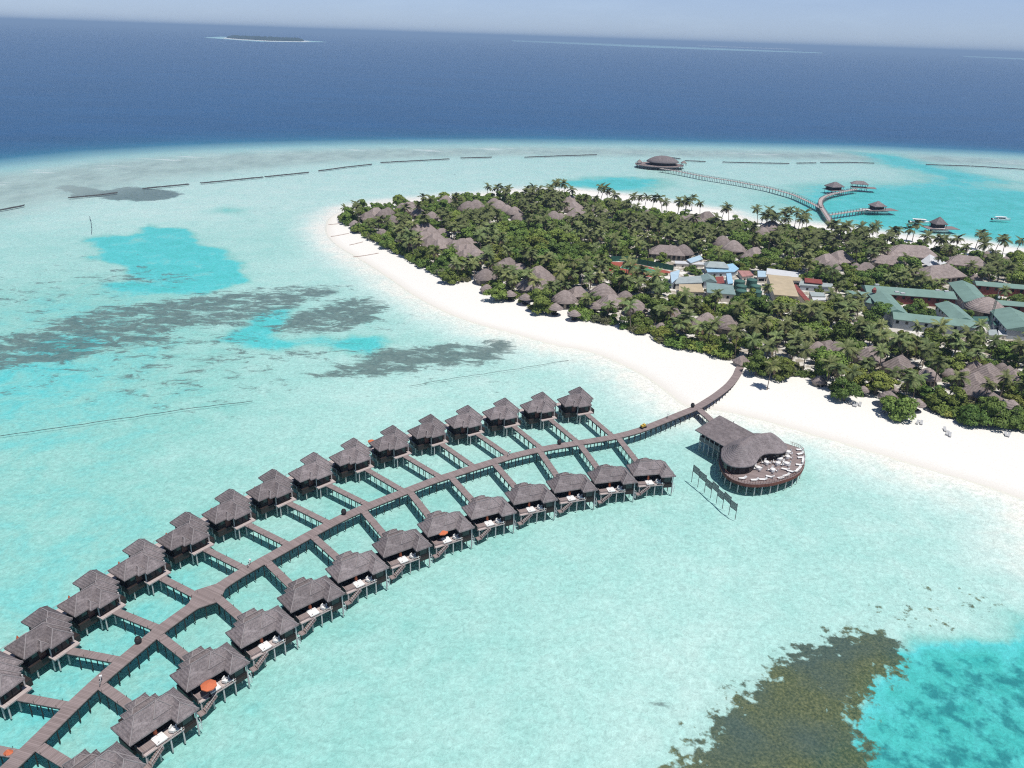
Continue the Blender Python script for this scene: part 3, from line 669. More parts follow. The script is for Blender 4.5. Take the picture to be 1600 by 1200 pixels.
for i, p in enumerate(upp):
    n = i + 1; th = math.radians(-0.01*n*n + 3.30*n + 11.39 + 8); R2 = Matrix.Rotation(th, 3, 'Z')
    who = f'{ORD[n]} lagoon villa from the beach'
    at_ = lambda x, y, z=0: p + R2 @ Vector((x, y, z))
    inst('lagoon_villa', make_lagoon_villa, p, th, f'stilted villa with tiered shingle roof, {ORD[n]} from the beach in the lagoon row', 'villa', 'water villas in the lagoon row')
    e = at_(5.6, -1.45); j = walk_at(UPJ[i]); j = j + (e - j).normalized() * 1.1
    make_jetty('jetty', j, e, f'long plank jetty from the boardwalk to the {who}', 1.45, 'jetties to the lagoon villas')
    if n == 6: inst('parasol_open', make_open_parasol, at_(0.9, 6.3, 2.225), th, f'open orange parasol behind the roof of the {who}', 'parasol', 'open orange parasols').scale = (.55, .55, .8)
    else: inst('parasol_closed', make_closed_parasol, at_(2.6, 6.6, 2.225), th, f'folded orange parasol behind the roof of the {who}', 'parasol', 'folded orange parasols')
e = upp[-1] + Vector((-1.2, -9, 0)) ; j = walk_at(UPJ[15])
e = j + (upp[14] + Matrix.Rotation(math.radians(66), 3, 'Z') @ Vector((5.6, -1.45, 0)) - walk_at(UPJ[14]))
make_jetty('jetty', j + (e - j).normalized() * 1.1, e, 'long plank jetty leaving the frame at the lower left corner', 1.45, 'jetties to the lagoon villas')

# pots, bags and small things along the boardwalk
def make_urn():
    r = empty('urn'); b = MB(); b.lathe([(0.0, 0.0), (.3, 0.0), (.52, .3), (.58, .62), (.48, .95), (.36, 1.05), (.40, 1.15), (.3, 1.15), (.28, .9)], 14); b.build('body', M['iron'], r)
    b = MB(); b.lathe([(0.0, 1.28), (.25, 1.2), (.42, 1.12)], 14); b.build('lid', M['darkwood'], r); return r
def by_walk(px, off):
    q = walk_at(px); i = W0.index(q); s, d = side(W0, i); return q + s * off, math.atan2(d.y, d.x)
for px, lab in (((220, 1005), 'between the fourteenth and thirteenth lagoon jetties'), ((542, 805), 'beside the middle of the curve'), ((873, 696), 'between the second and third lagoon jetties'), ((1086, 638), 'at the turn-off to the restaurant')):
    q, a = by_walk(px, -0.75); inst('urn', make_urn, (q.x, q.y, 2.205), a, f'dark round urn on the boardwalk edge {lab}', 'urn', 'dark urns along the boardwalk')

def make_bike():
    r = empty('bicycle')
    for x in (-.52, .52):
        b = MB(); n = 16; ring = [(x + .33*math.cos(2*math.pi*k/n), 0, .33 + .33*math.sin(2*math.pi*k/n)) for k in range(n+1)]
        b.tube(ring, [0.025]*(n+1), 5); wv = b.build('wheel', M['iron'], r)
        b = MB()
        for k in range(4): a_ = math.pi*k/4; b.cyl((x - .32*math.cos(a_), 0, .33 - .32*math.sin(a_)), (x + .32*math.cos(a_), 0, .33 + .32*math.sin(a_)), .006, n=4)
        b.build('spokes', M['metal'], wv)
    b = MB(); b.tube([(-.52,0,.33), (-.2,0,.8), (.35,0,.82), (.52,0,.33)], [.025]*4, 6); b.tube([(-.2,0,.8), (0,0,.32), (.36,0,.8)], [.025]*3, 6); b.cyl((-.52,0,.33), (0,0,.32), .02, n=5); b.build('frame', M['white'], r)
    b = MB(); b.bar((.38, -.28, 1.02), (.38, .28, 1.02), .03, .03); b.cyl((.36,0,.8), (.38,0,1.02), .02, n=5); b.build('handlebar', M['metal'], r)
    b = MB(); b.box((-.22, 0, .92), (.26, .15, .07)); b.cyl((-.2,0,.8), (-.22,0,.92), .02, n=5); b.build('saddle', M['iron'], r)
    b = MB(); b.box((.62, 0, .88), (.3, .36, .26)); b.build('basket', M['white'], r); return r
for px, off, lab in (((388, 886), -.6, 'where the eleventh lagoon jetty leaves the boardwalk'), ((795, 712), -.6, 'where the fourth lagoon jetty leaves the boardwalk'), ((160, 1066), .7, 'where the twelfth seaward jetty leaves the boardwalk'), ((1046, 655), -.5, 'on the boardwalk west of the restaurant')):
    q, a = by_walk(px, off); inst('bike', make_bike, (q.x, q.y, 2.205), a + .6, f'white bicycle with a basket parked {lab}', 'bicycle', 'bicycles on the boardwalk')
def make_cart():
    r = empty('luggage_cart'); b = MB(); b.bx(-.9, .9, -.45, .45, .35, .45); b.build('bed', M['darkwood'], r)
    ye = simple('yellow_canvas', (.62, .42, .08), .8, .15, 3)
    for x, s_ in ((-.45, .5), (.3, .62)): b = MB(); b.box((x, 0, .45 + s_/2), (.6, .7, s_)); b.build('bag', ye, r)
    for x in (-.6, .6):
        for y in (-.5, .5): b = MB(); b.cyl((x, y-.04, .2), (x, y+.04, .2), .2, n=12); b.build('wheel', M['iron'], r)
    b = MB(); b.tube([(.9, 0, .4), (1.4, 0, .9)], [.03, .03], 5); b.bar((1.4, -.3, .9), (1.4, .3, .9), .04, .04); b.build('handle', M['iron'], r); return r
q, a = by_walk((1006, 669), -.3); inst('cart', make_cart, (q.x, q.y, 2.205), a, 'hand cart with yellow bags on the boardwalk between villas and restaurant', 'cart')
q = G(13, 1176, 2.2); mbq = MB(); 
r = empty('fabric_cover', (q.x, q.y, 2.2)); r.scale = (.75, .75, .6); mbq.lathe([(0.0, .95), (.12, .9), (.5, .35), (.75, .02)], 7, sx=1.2, smooth=False); mbq.build('cover', M['orange'], r); tag(r, 'orange fabric cover heaped at the boardwalk edge in the lower left corner', 'cover')

# ------------------------------------------------------------------ slatted screen in the water
SP = [(1080.8,750),(1090.5,758),(1100.8,766.5),(1110.5,775),(1119.5,783),(1129,791.5),(1139,801),(1149,808.5)]
sp = [G(*p, 0) for p in SP]; r = empty('slatted_screen', sp[0]); tag(r, 'row of seven dark slatted panels on thin posts standing in the lagoon', 'screen')
for k, p in enumerate(sp):
    b = MB(); b.cyl(p - Vector((0,0,.6)), p + Vector((0, 0, 4.1 if k % 2 == 0 else 3.6)), .07, n=6); part('post', b, M['teakscreen'], r)
for k in range(7):
    a_, b2 = sp[k], sp[k+1]; zc = (3.35, 3.1, 2.5, 3.1, 2.5, 3.1, 2.5)[k]
    d = (b2 - a_).normalized(); nrm = Vector((d.y, -d.x, 0)) * .06; b = MB()
    b.bar(a_ + nrm + Vector((0,0,zc-.85)), b2 + nrm + Vector((0,0,zc-.85)), .05, .1); b.bar(a_ + nrm + Vector((0,0,zc+.85)), b2 + nrm + Vector((0,0,zc+.85)), .05, .1)
    for i in range(13): b.bar(a_ + nrm + Vector((0,0,zc-.76+i*.125)), b2 + nrm + Vector((0,0,zc-.76+i*.125)), .03, .085)
    part('panel', b, M['teakscreen'], r)

# ------------------------------------------------------------------ restaurant over the water
EZ = 4.9
DK = [(1126,704),(1124,718),(1126.5,729),(1132,739),(1141,747),(1153,752.5),(1167,756),(1180,757),(1192,756.5),(1206,754.8),(1218,752),(1231,748),(1242,743.5),(1250,738),(1255,731),(1257.5,723),(1257,713),(1254.5,705),(1248,699.5),(1238,696),(1226,692),(1205,685),(1180,680),(1150,690)]
rest = empty('overwater_restaurant', G(1175, 715, 0)); tag(rest, 'thatched restaurant with a swirling roof on a round timber deck over the lagoon', 'restaurant')
dk = [G(x, y, 2.5) for x, y in DK]; dk = catmull(dk + [dk[0]], 3)[:-1]
b = MB(); n = len(dk); cen = sum(dk, Vector()) / n
b.add([(p.x, p.y, 2.5) for p in dk], [tuple(range(n))[::-1]], [[(p.y * .9 + p.x * .43, 0) for p in dk][::-1]])
part('deck', b, M['plank'], rest)
b = MB(); ring = dk + [dk[0]]; ribbon(b, [Vector((p.x, p.y, 0)) for p in ring], .14, 1.75, 2.46); part('deck_skirt', b, M['redwood'], rest)
for k in range(0, n, 3):
    p = dk[k].lerp(cen, .04); b = MB(); b.cyl((p.x, p.y, -.6), (p.x, p.y, 2.4), .13, n=7); part('post', b, M['post'], rest)
b = MB()
for k in range(2, n - 14):
    p, q = dk[k].lerp(cen, .012), dk[k+1].lerp(cen, .012); b.bar(p + Vector((0,0,.9)), q + Vector((0,0,.9)), .06, .06); b.bar(p + Vector((0,0,.5)), q + Vector((0,0,.5)), .03, .03); b.cyl(p, p + Vector((0,0,.9)), .035, n=5)
part('railing', b, M['redwood'], rest)
# swirling roof: eave in front, high ridge, eave behind
FE = [(1127,706),(1126.6,712),(1129,718.5),(1134.5,724),(1143,728),(1153,729.5),(1164,729.3),(1174,727.5),(1181,723.5),(1184.5,718),(1187.5,713.5),(1192.5,710),(1199,708.3),(1207,708),(1216,708),(1224,706.8),(1229,703.5),(1230.5,699)]
RD = [(1150,698),(1152,695),(1154,694),(1156,693.5),(1158,693.3),(1159,693.3),(1160,693.3),(1161,693),(1163,691.5),(1166,688),(1170,684.5),(1176,681.3),(1183,678.8),(1191,677),(1199,676),(1205,675.8),(1213,680.5),(1222,688)]
RZ = [7.6,8.2,8.6,8.8,8.9,8.95,8.95,8.9,8.8,8.6,8.4,8.3,8.2,8.1,8.0,7.8,7.0,6.0]
BE = [(1127,702),(1131,697),(1136,693),(1140,690),(1144,687),(1147,685),(1150,683.5),(1153,682),(1157,680.5),(1162,679),(1168,677.8),(1176,677),(1184,676.8),(1193,677.5),(1203,679.5),(1213,683),(1222,688.5),(1229,695)]
fe = [G(x, y, EZ) for x, y in FE]; rd = [G(x, y, z) for (x, y), z in zip(RD, RZ)]; be = [G(x, y, EZ) for x, y in BE]
rows = []
for a_, c_, e_ in zip(catmull(fe, 3), catmull(rd, 3), catmull(be, 3)):
    row = []
    for t in (0, .2, .4, .6, .8, 1.0): q = a_.lerp(c_, t); q.z -= 0.5 * math.sin(math.pi * t) * (c_.z - EZ) * .18; row.append(q)
    for t in (.35, .7, 1.0): row.append(c_.lerp(e_, t))
    rows.append(row)
b = MB(); nr, ncol = len(rows), len(rows[0]); vs = [tuple(p) for row in rows for p in row]
b.add(vs, [(i*ncol+j, i*ncol+j+1, (i+1)*ncol+j+1, (i+1)*ncol+j) for i in range(nr-1) for j in range(ncol-1)], smooth=True)
b.add([tuple(p) for p in rows[0]], [tuple(range(ncol))[::-1]]); b.add([tuple(p) for p in rows[-1]], [tuple(range(ncol))])
ee = [row[0] for row in rows]; b.add([tuple(p) for p in ee] + [(p.x, p.y, p.z - .3) for p in ee], [(i, i+1, len(ee)+i+1, len(ee)+i) for i in range(len(ee)-1)])
part('swirl_roof', b, M['shingle'], rest)
inn = [row[0].lerp(row[5], .16) for row in rows]; inb = [row[8].lerp(row[5], .2) for row in rows]; lp = inn + inb[::-1]
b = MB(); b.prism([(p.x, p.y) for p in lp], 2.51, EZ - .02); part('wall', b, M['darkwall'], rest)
for k in range(6, len(inn) - 6, 5):
    p, q = inn[k], inn[k+3]; d = (q - p); d.z = 0; d.normalize(); nn = Vector((d.y, -d.x, 0)) * .05; b = MB()
    b.bar(Vector((p.x, p.y, 3.7)) + nn, Vector((q.x, q.y, 3.7)) + nn, .06, 1.7); part('window', b, M['glass'], rest)
# the square pavilion beside it
A4 = [G(1086, 671.5, 5.0), G(1131.5, 697.5, 5.0)]; top_ = G(1133, 653.3, 7.4); d1 = (A4[1] - A4[0]); d1.z = 0; Lp = d1.length; d1.normalize(); d2 = Vector((-d1.y, d1.x, 0))
run = (Vector((top_.x, top_.y, 0)) - Vector((A4[0].x, A4[0].y, 0))).dot(d2); Lp += 2
pav = empty('pavilion_tmp'); bpy.data.objects.remove(pav)
b = MB(); b.hip(0, Lp, 0, run*2, 5.0, 7.4, 0.3, 0.3); b.v = [(x, y if y <= run else run + (y-run)*.32, z) for x, y, z in b.v]
rt = lambda mb: setattr(mb, 'v', [tuple(Vector((A4[0].x, A4[0].y, 0)) + d1*p[0] + d2*p[1] + Vector((0,0,p[2]))) for p in mb.v])
rt(b); part('pavilion_roof', b, M['shingle'], rest)
b = MB(); b.bx(1.0, Lp, .9, run*1.3-.3, 2.28, 2.5); rt(b); part('pavilion_floor', b, M['plank'], rest)
b = MB(); b.bx(1.6, Lp-1, run*.6, run*1.3-.6, 2.51, 5.1); rt(b); part('pavilion_wall', b, M['darkwall'], rest)
b = MB(); b.bx(1.0, Lp-4, .92, 1.0, 2.5, 3.5); b.bx(1.0, 1.08, .92, run*1.6, 2.5, 3.5); rt(b); part('pavilion_railing', b, M['teakscreen'], rest)
for k in range(6):
    x = 1.2 + k * (Lp - 4) / 5; b = MB(); b.cyl((x, 1.0, -.6), (x, 1.0, 5.0), .11, n=6); rt(b); part('post', b, M['post'], rest)
for k in range(3):
    b = MB(); b.cyl((1.2, 1.5 + k*run*.7, -.6), (1.2, 1.5 + k*run*.7, 5.0), .11, n=6); rt(b); part('post', b, M['post'], rest)
e = Vector((A4[0].x, A4[0].y, 0)) + d1*2.5 + d2*(run*1.3 - .4); j = walk_at((1092, 636)); j = j + (e - j).normalized() * 1.2
make_jetty('jetty', j, e, 'short roofless jetty from the boardwalk to the restaurant pavilion', 2.0)

def make_table():
    r = empty('dining_table'); b = MB(); b.lathe([(0.0, .78), (.62, .78), (.64, .74), (.55, .45), (.53, .1)], 16); b.build('tablecloth', M['white'], r)
    b = MB(); b.cyl((0,0,0), (0,0,.74), .05, n=6); b.cyl((0,0,0), (0,0,.05), .3, n=10); b.build('pedestal', M['iron'], r); return r
def make_chair():
    r = empty('dining_chair'); b = MB(); b.bx(-.23, .23, -.23, .23, .42, .50); b.build('seat', M['white'], r)
    b = MB(); b.bx(-.23, .23, .18, .24, .5, 1.0); b.build('backrest', M['white'], r)
    for x in (-.2, .2):
        for y in (-.2, .2): b = MB(); b.bx(x-.02, x+.02, y-.02, y+.02, 0, .42); b.build('leg', M['metal'], r)
    return r
def make_lounger():
    r = empty('sun_lounger'); b = MB(); b.bx(-.95, .35, -.33, .33, .26, .38); b.build('mattress', M['white'], r)
    b = MB(); b.bar((.36, 0, .34), (.9, 0, .78), .66, .1); b.build('backrest', M['white'], r)
    for x in (-.85, .3):
        for y in (-.28, .28): b = MB(); b.bx(x-.03, x+.03, y-.03, y+.03, 0, .26); b.build('leg', M['metal'], r)
    return r
cr = lambda x, y: (1080 + x / 8, 640 + y / 8)
k_t = 0
for (x, y) in [(940, 655), (1085, 665), (1190, 668), (1020, 748), (1110, 612), (835, 722), (1205, 585), (1210, 525)]:
    g = G(*cr(x, y), 3.1); k_t += 1
    inst('table', make_table, (g.x, g.y, 2.505), 0, f'white-clothed round table, {ORD[k_t]} of eight from the restaurant windows', 'table', 'white tables on the restaurant deck')
    for q in range(4):
        a = q * math.pi / 2 + .5 + k_t; inst('chair', make_chair, (g.x + .95*math.cos(a), g.y + .95*math.sin(a), 2.505), a - math.pi/2, 'white dining chair at a round table on the restaurant deck', 'chair', 'white dining chairs on the restaurant deck')
k_t = 0
for (x, y, a) in [(645,857,.2), (795,877,.1), (900,872,0), (985,838,-.4), (1125,850,.3), (1190,822,.4), (1250,772,-.5), (1180,745,-.4), (1345,740,.8), (1330,760,.7), (1360,690,-.2), (1400,642,1.2), (1378,598,.1), (1365,550,.4), (1362,500,0)]:
    g = G(*cr(x, y), 2.8); k_t += 1
    inst('lounger', make_lounger, (g.x, g.y, 2.505), a, f'white sun lounger along the restaurant deck rail, {ORD[k_t]} going round from the screen side', 'sun lounger', 'white loungers on the restaurant deck')
# ------------------------------------------------------------------ thatched cottages on the island
def make_cone():
    r = empty('thatched_cottage'); b = MB()
    b.lathe([(4.3, 2.3), (4.35, 2.5), (3.35, 3.7), (2.2, 4.9), (1.2, 5.75), (0.5, 6.15), (0.0, 6.25)], 20, smooth=True); b.lathe([(4.3, 2.35), (2.0, 2.6)], 20); b.build('roof', M['thatch'], r)
    b = MB(); b.lathe([(3.3, 0), (3.3, 2.9)], 16); b.build('wall', M['wallstone'], r)
    for a in (-1.9, -1.2): b = MB(); b.box((3.31*math.cos(a), 3.31*math.sin(a), 1.2), (.12, 1.5, 2.1), a); b.build('window', M['glass'], r)
    return r
def make_hiphut():
    r = empty('thatched_cottage'); b = MB(); b.hip(-4.6, 4.6, -3.7, 3.7, 2.6, 6.4, 3.2, 3.2, 0.3); b.hip(-5.2, 1.2, -5.0, 0.5, 2.3, 4.7, 2.4, 2.4, .25); b.build('roof', M['thatch'], r)
    b = MB(); b.bx(-3.9, 3.9, -3.0, 3.0, 0, 2.75); b.bx(-4.5, .5, -4.2, -3.0, 0, 2.3); b.build('wall', M['wallstone'], r)
    for x in (-2.4, 1.6, 3.0): b = MB(); y = -4.24 if x < 0 else -3.04; b.bx(x-.7, x+.7, y-.03, y+.05, .2, 2.0); b.build('window', M['glass'], r)
    return r
def make_longhut():
    r = empty('thatched_cottage'); b = MB(); b.hip(-7.5, 7.5, -4.2, 4.2, 2.9, 6.6, 4.0, 4.0, 0.3); b.build('roof', M['thatch'], r)
    b = MB(); b.bx(-6.6, 6.6, -3.4, 3.4, 0, 3.05); b.build('wall', M['wallstone'], r)
    for x in (-5, -3, -1, 1, 3, 5): b = MB(); b.bx(x-.6, x+.6, -3.46, -3.36, .4, 2.4); b.build('window', M['glass'], r)
    return r
def make_umbrella_hut():
    r = empty('thatched_sunshade'); b = MB(); b.lathe([(2.2, 2.0), (2.22, 2.12), (1.2, 2.9), (0.35, 3.5), (0, 3.6)], 14); b.lathe([(2.2, 2.0), (.3, 2.3)], 14); b.build('roof', M['thatch'], r)
    b = MB()
    b.cyl((0, 0, 0), (0, 0, 3.2), .1, n=6); b.build('post', M['darkwood'], r)
    b = MB(); b.lathe([(0, .5), (.9, .5), (.9, .4), (.2, .35), (.2, 0)], 12); b.build('bench', M['darkwood'], r); return r
M['wallstone'] = simple('cottage_wall', (.36, .31, .26), .9, .2, 1.0)
HUTS = []; HUTFOOT = []
def hut(kind, px, py, width, rot, label, grp, z=4.4):
    g = G(px, py, z); base = {'cone': 8.7, 'hip': 9.2, 'long': 15.0, 'sun': 4.4}[kind]; s = width / base
    mk = {'cone': make_cone, 'hip': make_hiphut, 'long': make_longhut, 'sun': make_umbrella_hut}[kind]
    gz = ground_z(g) - .03
    o = inst('hut_' + kind, mk, (g.x, g.y, gz), math.radians(rot), label, 'sunshade' if kind == 'sun' else 'cottage', grp)
    s *= 1.27; hs = s if kind in ('sun',) else min(1.15, max(.5, s ** .95 * .86)); o.scale = (s, s, hs); HUTFOOT.append((g.x, g.y, width/2*1.2, 7.2*hs))
SH = {'cone': 'round', 'hip': 'stepped', 'long': 'long', 'sun': 'umbrella-shaped'}
CLUSTERS = [
 ('on the bare western point', [('hip',575,337,6.5,30),('hip',588,331,7,30),('cone',600,335,7.5,0),('cone',606,330,6.5,0),('cone',614,343,6.5,0),('cone',554,346,5,0),('cone',598,362,5.5,0)]),
 ('in the grove behind the point', [('cone',629,323,6.5,0),('hip',641,326,9,20),('cone',654,333,7.5,0),('cone',675,338,7,0),('cone',697,314,8,0)]),
 ('under the skyline palms', [('cone',732,326,11,0),('cone',744,323,9,0),('cone',772,318,8,0),('cone',780,324,9,0),('cone',792,328,7.5,0),('cone',804,332,8,0),('cone',811,341,7.5,0),('cone',865,340,8.5,0),('cone',876,339,6.5,0)]),
 ('in the first staggered beach row', [('hip',654,358,7,35),('hip',665,357,7.5,35),('hip',673,365,8,35),('hip',662,368,6.5,35),('hip',681,373,7.5,35),('hip',672,378,6.5,35),('hip',690,363,6.5,35),('hip',689,381,7,35),('hip',699,379,6.5,35)]),
 ('in the second staggered row', [('hip',712,383,7,35),('hip',722,379,6.5,35),('hip',732,377,6,35),('hip',721,389,6.5,35),('hip',734,389,7,35),('hip',729,396,6.5,35),('cone',745,400,8,0),('cone',704,414,4.5,0),('hip',783,416,6.5,40),('hip',793,411,7,40),('hip',810,419,6.5,40)]),
 ('among the round beachside villas', [('cone',759,432,8,0),('cone',761,447,4.6,0),('hip',840,427,8,45),('hip',848,438,9,45),('cone',830,448,10,0),('cone',863,438,4,0),('sun',797,459,4.2,0),('sun',821,465,4.4,0),('cone',882,467,8.2,0),('sun',868,481,4.6,0),('hip',903,454,6,20),('cone',942,458,8.8,0),('sun',930,479,4.6,0),('hip',955,471,7.5,30),('cone',977,463,6.5,0),('sun',897.5,489,4,0),('cone',994,480,7.4,0),('cone',1034,506,4,0)]),
 ('inside the palm grove', [('hip',891,313,8,60),('hip',896,324,8.5,60),('hip',900,335,9,60),('cone',927,325,5.5,0),('cone',945,330,5.5,0),('cone',924,364,5,0),('cone',995,345,4.5,0),('cone',1012,332,5.5,0),('cone',1067,343,6.5,0),('cone',1080,341,7,0),('cone',1094,343,5,0),('hip',1104,339,8,20),('cone',1205,357,10.5,0),('cone',1192,364,7.5,0),('cone',1128,381,9,0),('cone',1145,389,10,0),('cone',1166,398,4.5,0),('hip',1179,394,7,30),('cone',1310,371,4.5,0),('hip',1290,408,8.5,30),('hip',1310,404,9,30),('cone',1300,416,7,0),('cone',1338,413,4.5,0),('hip',1354,417,6.5,-30)]),
 ('around the resort kitchen', [('long',1042,394,13,-8),('cone',1067,394,8.5,0),('long',1390,409,12,-25),('long',1423,398,19,-8),('long',1465,430,17,20),('long',1510,412,14,-20),('cone',1524,431,4.5,0),('cone',1542,396,5,0),('cone',1572,403,4.5,0),('cone',1540,481,12,0)]),
 ('near the boardwalk entry', [('cone',1052,488,6.5,0),('hip',1094,501,5.5,20),('cone',1105,496,6,0),('cone',1135,506,8,0),('hip',1159,557,3.6,30),('cone',1277,542,6,0),('hip',1292,541,6.5,30),('cone',1281,588,3.6,0)]),
 ('at the eastern beach end', [('cone',1307,543,6.5,0),('hip',1357,553,7.4,40),('hip',1403,568,7.4,40),('cone',1450,584,6,0),('cone',1485,577,4,0),('hip',1507,582,5.5,40),('hip',1521,572,6,40),('hip',1540,583,8,40),('hip',1521,593,7,40),('long',1533,612,8.5,-52),('cone',1567,568,3.8,0),('hip',1574,578,5.5,40),('hip',1584,585,6,40),('sun',1395,606,3.4,0),('sun',1388,620,4.6,0),('sun',1434,628,3.8,0),('sun',1350,604,3,0),('sun',1580,633,4.4,0)]),
]
for cl, lst in CLUSTERS:
    order = sorted(range(len(lst)), key=lambda i: lst[i][1])
    for rank, i in enumerate(order):
        k, px, py, wd, rot = lst[i]; n = rank + 1
        o_ = ORD[n] if n <= 16 else ('seventeenth eighteenth nineteenth twentieth twenty-first twenty-second twenty-third twenty-fourth').split()[n-17]
        what = 'sunshade' if k == 'sun' else 'cottage'
        hut(k, px, py, wd, rot, f'grey {SH[k]} thatched {what}, {o_} from the west {cl}', f'thatched roofs {cl}')

# ------------------------------------------------------------------ service buildings
def flat(name, c, var=.12, sc=.8): return simple(name, c, .7, var, sc, .3)
R_ = {'green': flat('green_sheet_roof', (.19, .30, .26), .12, .25), 'blue': flat('blue_sheet_roof', (.42, .56, .66), .1, .4), 'white': flat('white_sheet_roof', (.60, .61, .62), .06), 'beige': flat('beige_sheet_roof', (.50, .41, .28), .10, .4),
      'red': flat('red_sheet_roof', (.27, .075, .065), .2, .6), 'grey': flat('grey_sheet_roof', (.36, .41, .41), .12, .5), 'greygreen': flat('grey_green_sheet_roof', (.22, .31, .30), .12, .5), 'pink': flat('faded_red_roof', (.42, .22, .20), .3, .8),
      'tank': flat('green_tank', (.06, .145, .12), .2, .5), 'wall': flat('pale_blue_wall', (.42, .46, .50), .1), 'cream': flat('cream_wall', (.60, .56, .50), .1), 'redwall': flat('dark_red_wall', (.20, .06, .055), .2), 'skyblue': flat('bright_blue_awning', (.33, .54, .70), .1)}
BFOOT = []
def wing(root, p0, p1, width, zr, ze, mat, wall='wall', hip0=0.0, hip1=0.0, wins=True):
    """one roofed range of a building: ridge between two photographed points"""
    a = G(*p0, zr); c = G(*p1, zr); d = Vector((c.x-a.x, c.y-a.y, 0)); L = d.length; ang = math.atan2(d.y, d.x); o = Vector(root.location)
    tf = lambda mb: setattr(mb, 'v', [tuple(Vector((a.x-o.x, a.y-o.y, -o.z)) + Matrix.Rotation(ang, 3, 'Z') @ Vector(p)) for p in mb.v])
    b = MB(); b.hip(0, L, -width/2, width/2, ze, zr, hip0, hip1, .18)
    for k in range(int(L/4)): b.bx(k*4+1.9, k*4+2.1, -.12, .12, zr-.02, zr+.05)
    tf(b); b.build('roof', R_[mat], root)
    b = MB(); b.bx(.4, L-.4, -width/2+.6, width/2-.6, .5, ze+.02); tf(b); b.build('wall', R_[wall], root)
    if wins:
        for s_ in (-1, 1):
            for k in range(max(1, int(L/3.2))):
                x = 1.6 + k*3.2
                if x > L-1: break
                b = MB(); y = s_*(width/2-.6); b.bx(x-.5, x+.5, y-.05, y+.05, ze-1.7, ze-.6); tf(b); b.build('window', M['glass'], root)
    for k in range(int(L/4)+1):
        q = Vector((a.x, a.y, 0)) + d.normalized()*min(L, k*4); BFOOT.append((q.x, q.y, width/2+.5, ze))
def slab(root, pxs, z, mat, wall=None, th=.25, slope=0.0, name='roof'):
    o = Vector(root.location); P_ = [G(x, y, z) for x, y in pxs]; n = len(P_)
    ys = [p.y for p in P_]; lo, hi = min(ys), max(ys)
    top = [(p.x-o.x, p.y-o.y, z-o.z + slope*((p.y-lo)/(hi-lo+.01)-.5)) for p in P_]
    area = sum(top[i][0]*top[(i+1) % n][1]-top[(i+1) % n][0]*top[i][1] for i in range(n))
    if area < 0: top.reverse()
    b = MB(); b.add(top + [(x, y, zz-th) for x, y, zz in top], [tuple(range(n)), tuple(range(n, 2*n))[::-1]] + [((i+1) % n, i, n+i, n+(i+1) % n) for i in range(n)]); b.build(name, R_[mat], root)
    if wall:
        cx = sum(t[0] for t in top)/n; cy = sum(t[1] for t in top)/n
        pl = [(cx+(t[0]-cx)*.93, cy+(t[1]-cy)*.93) for t in top]; zt = min(t[2] for t in top) - th - .005
        b = MB(); b.prism(pl, .4-o.z, zt); b.build('wall', R_[wall], root)
        q0, q1 = min(((pl[i], pl[(i+1) % n]) for i in range(n)), key=lambda e_: e_[0][1]+e_[1][1])
        for k in range(1, 4):
            t = k/4; x, y = q0[0]+(q1[0]-q0[0])*t, q0[1]+(q1[1]-q0[1])*t; b = MB(); b.box((x, y, zt-1.2), (.9, .12, .9), math.atan2(q1[1]-q0[1], q1[0]-q0[0])); b.build('window', M['glass'], root)
    for p in P_: BFOOT.append((p.x, p.y, 1.5, z))
    c = sum(P_, Vector())/n; BFOOT.append((c.x, c.y, max((p-c).length for p in P_)*.8, z))
dx = lambda x, y: (1300 + x/5.333, 320 + y/5.333)
cx_ = lambda x, y: (1040 + x/5.333, 260 + y/5.333)
def bld(px, label, cat='building', name='service_building', z=0): g = G(*px, 3); o = empty(name, (g.x, g.y, 0)); return tag(o, label, cat)

c1 = bld(dx(700, 800), 'green-roofed staff block around a courtyard with red balconies, west of the mast', name='staff_block')
wing(c1, dx(270, 668), dx(1015, 722), 11, 7.0, 5.4, 'green', 'redwall')
wing(c1, dx(400, 712), dx(545, 872), 9, 7.05, 5.45, 'green')
wing(c1, dx(505, 890), dx(1190, 962), 8.5, 7.0, 5.5, 'green')
wing(c1, dx(960, 800), dx(1120, 940), 8.5, 6.95, 5.4, 'green')
wing(c1, dx(120, 712), dx(300, 728), 7, 5.6, 4.6, 'green')
wing(c1, dx(310, 775), dx(420, 800), 7, 5.2, 4.2, 'green', wins=False)
slab(c1, [dx(610, 965), dx(900, 992), dx(925, 1020), dx(615, 998)], 3.6, 'skyblue', slope=.4, name='awning')
slab(c1, [dx(900, 995), dx(1080, 1008), dx(1095, 1035), dx(915, 1022)], 3.4, 'greygreen', slope=.3, name='awning')
b = MB()
for (x, y) in ((375, 665), (880, 712), (955, 720), (540, 725), (590, 738)):
    p = G(*dx(x, y), 7.0); o = Vector(c1.location); b.box((p.x-o.x, p.y-o.y, 7.0), (1.6, 1.0, .5))
    b.build('roof_unit', R_['white'], c1); b = MB()
g = G(*dx(350, 722), 7); b = MB(); b.box((g.x-c1.location.x, g.y-c1.location.y, 7.2), (1.3, 1.3, 1.2)); b.lathe([(.9, 7.8), (0, 8.9)], 4, (g.x-c1.location.x, g.y-c1.location.y)); b.build('red_vent', R_['red'], c1)
c2 = bld(dx(1350, 740), 'green-roofed staff block with a red-walled yard, behind and right of the mast', name='staff_block')
wing(c2, dx(1085, 628), dx(1225, 788), 10, 7.0, 5.4, 'green', 'wall')
wing(c2, dx(1190, 632), dx(1620, 668), 6.5, 6.6, 5.5, 'green', 'redwall')
wing(c2, dx(1290, 785), dx(1620, 812), 6.5, 6.2, 5.2, 'green', 'redwall')
wing(c2, dx(1480, 850), dx(1640, 1010), 13, 7.2, 5.2, 'green', 'wall')
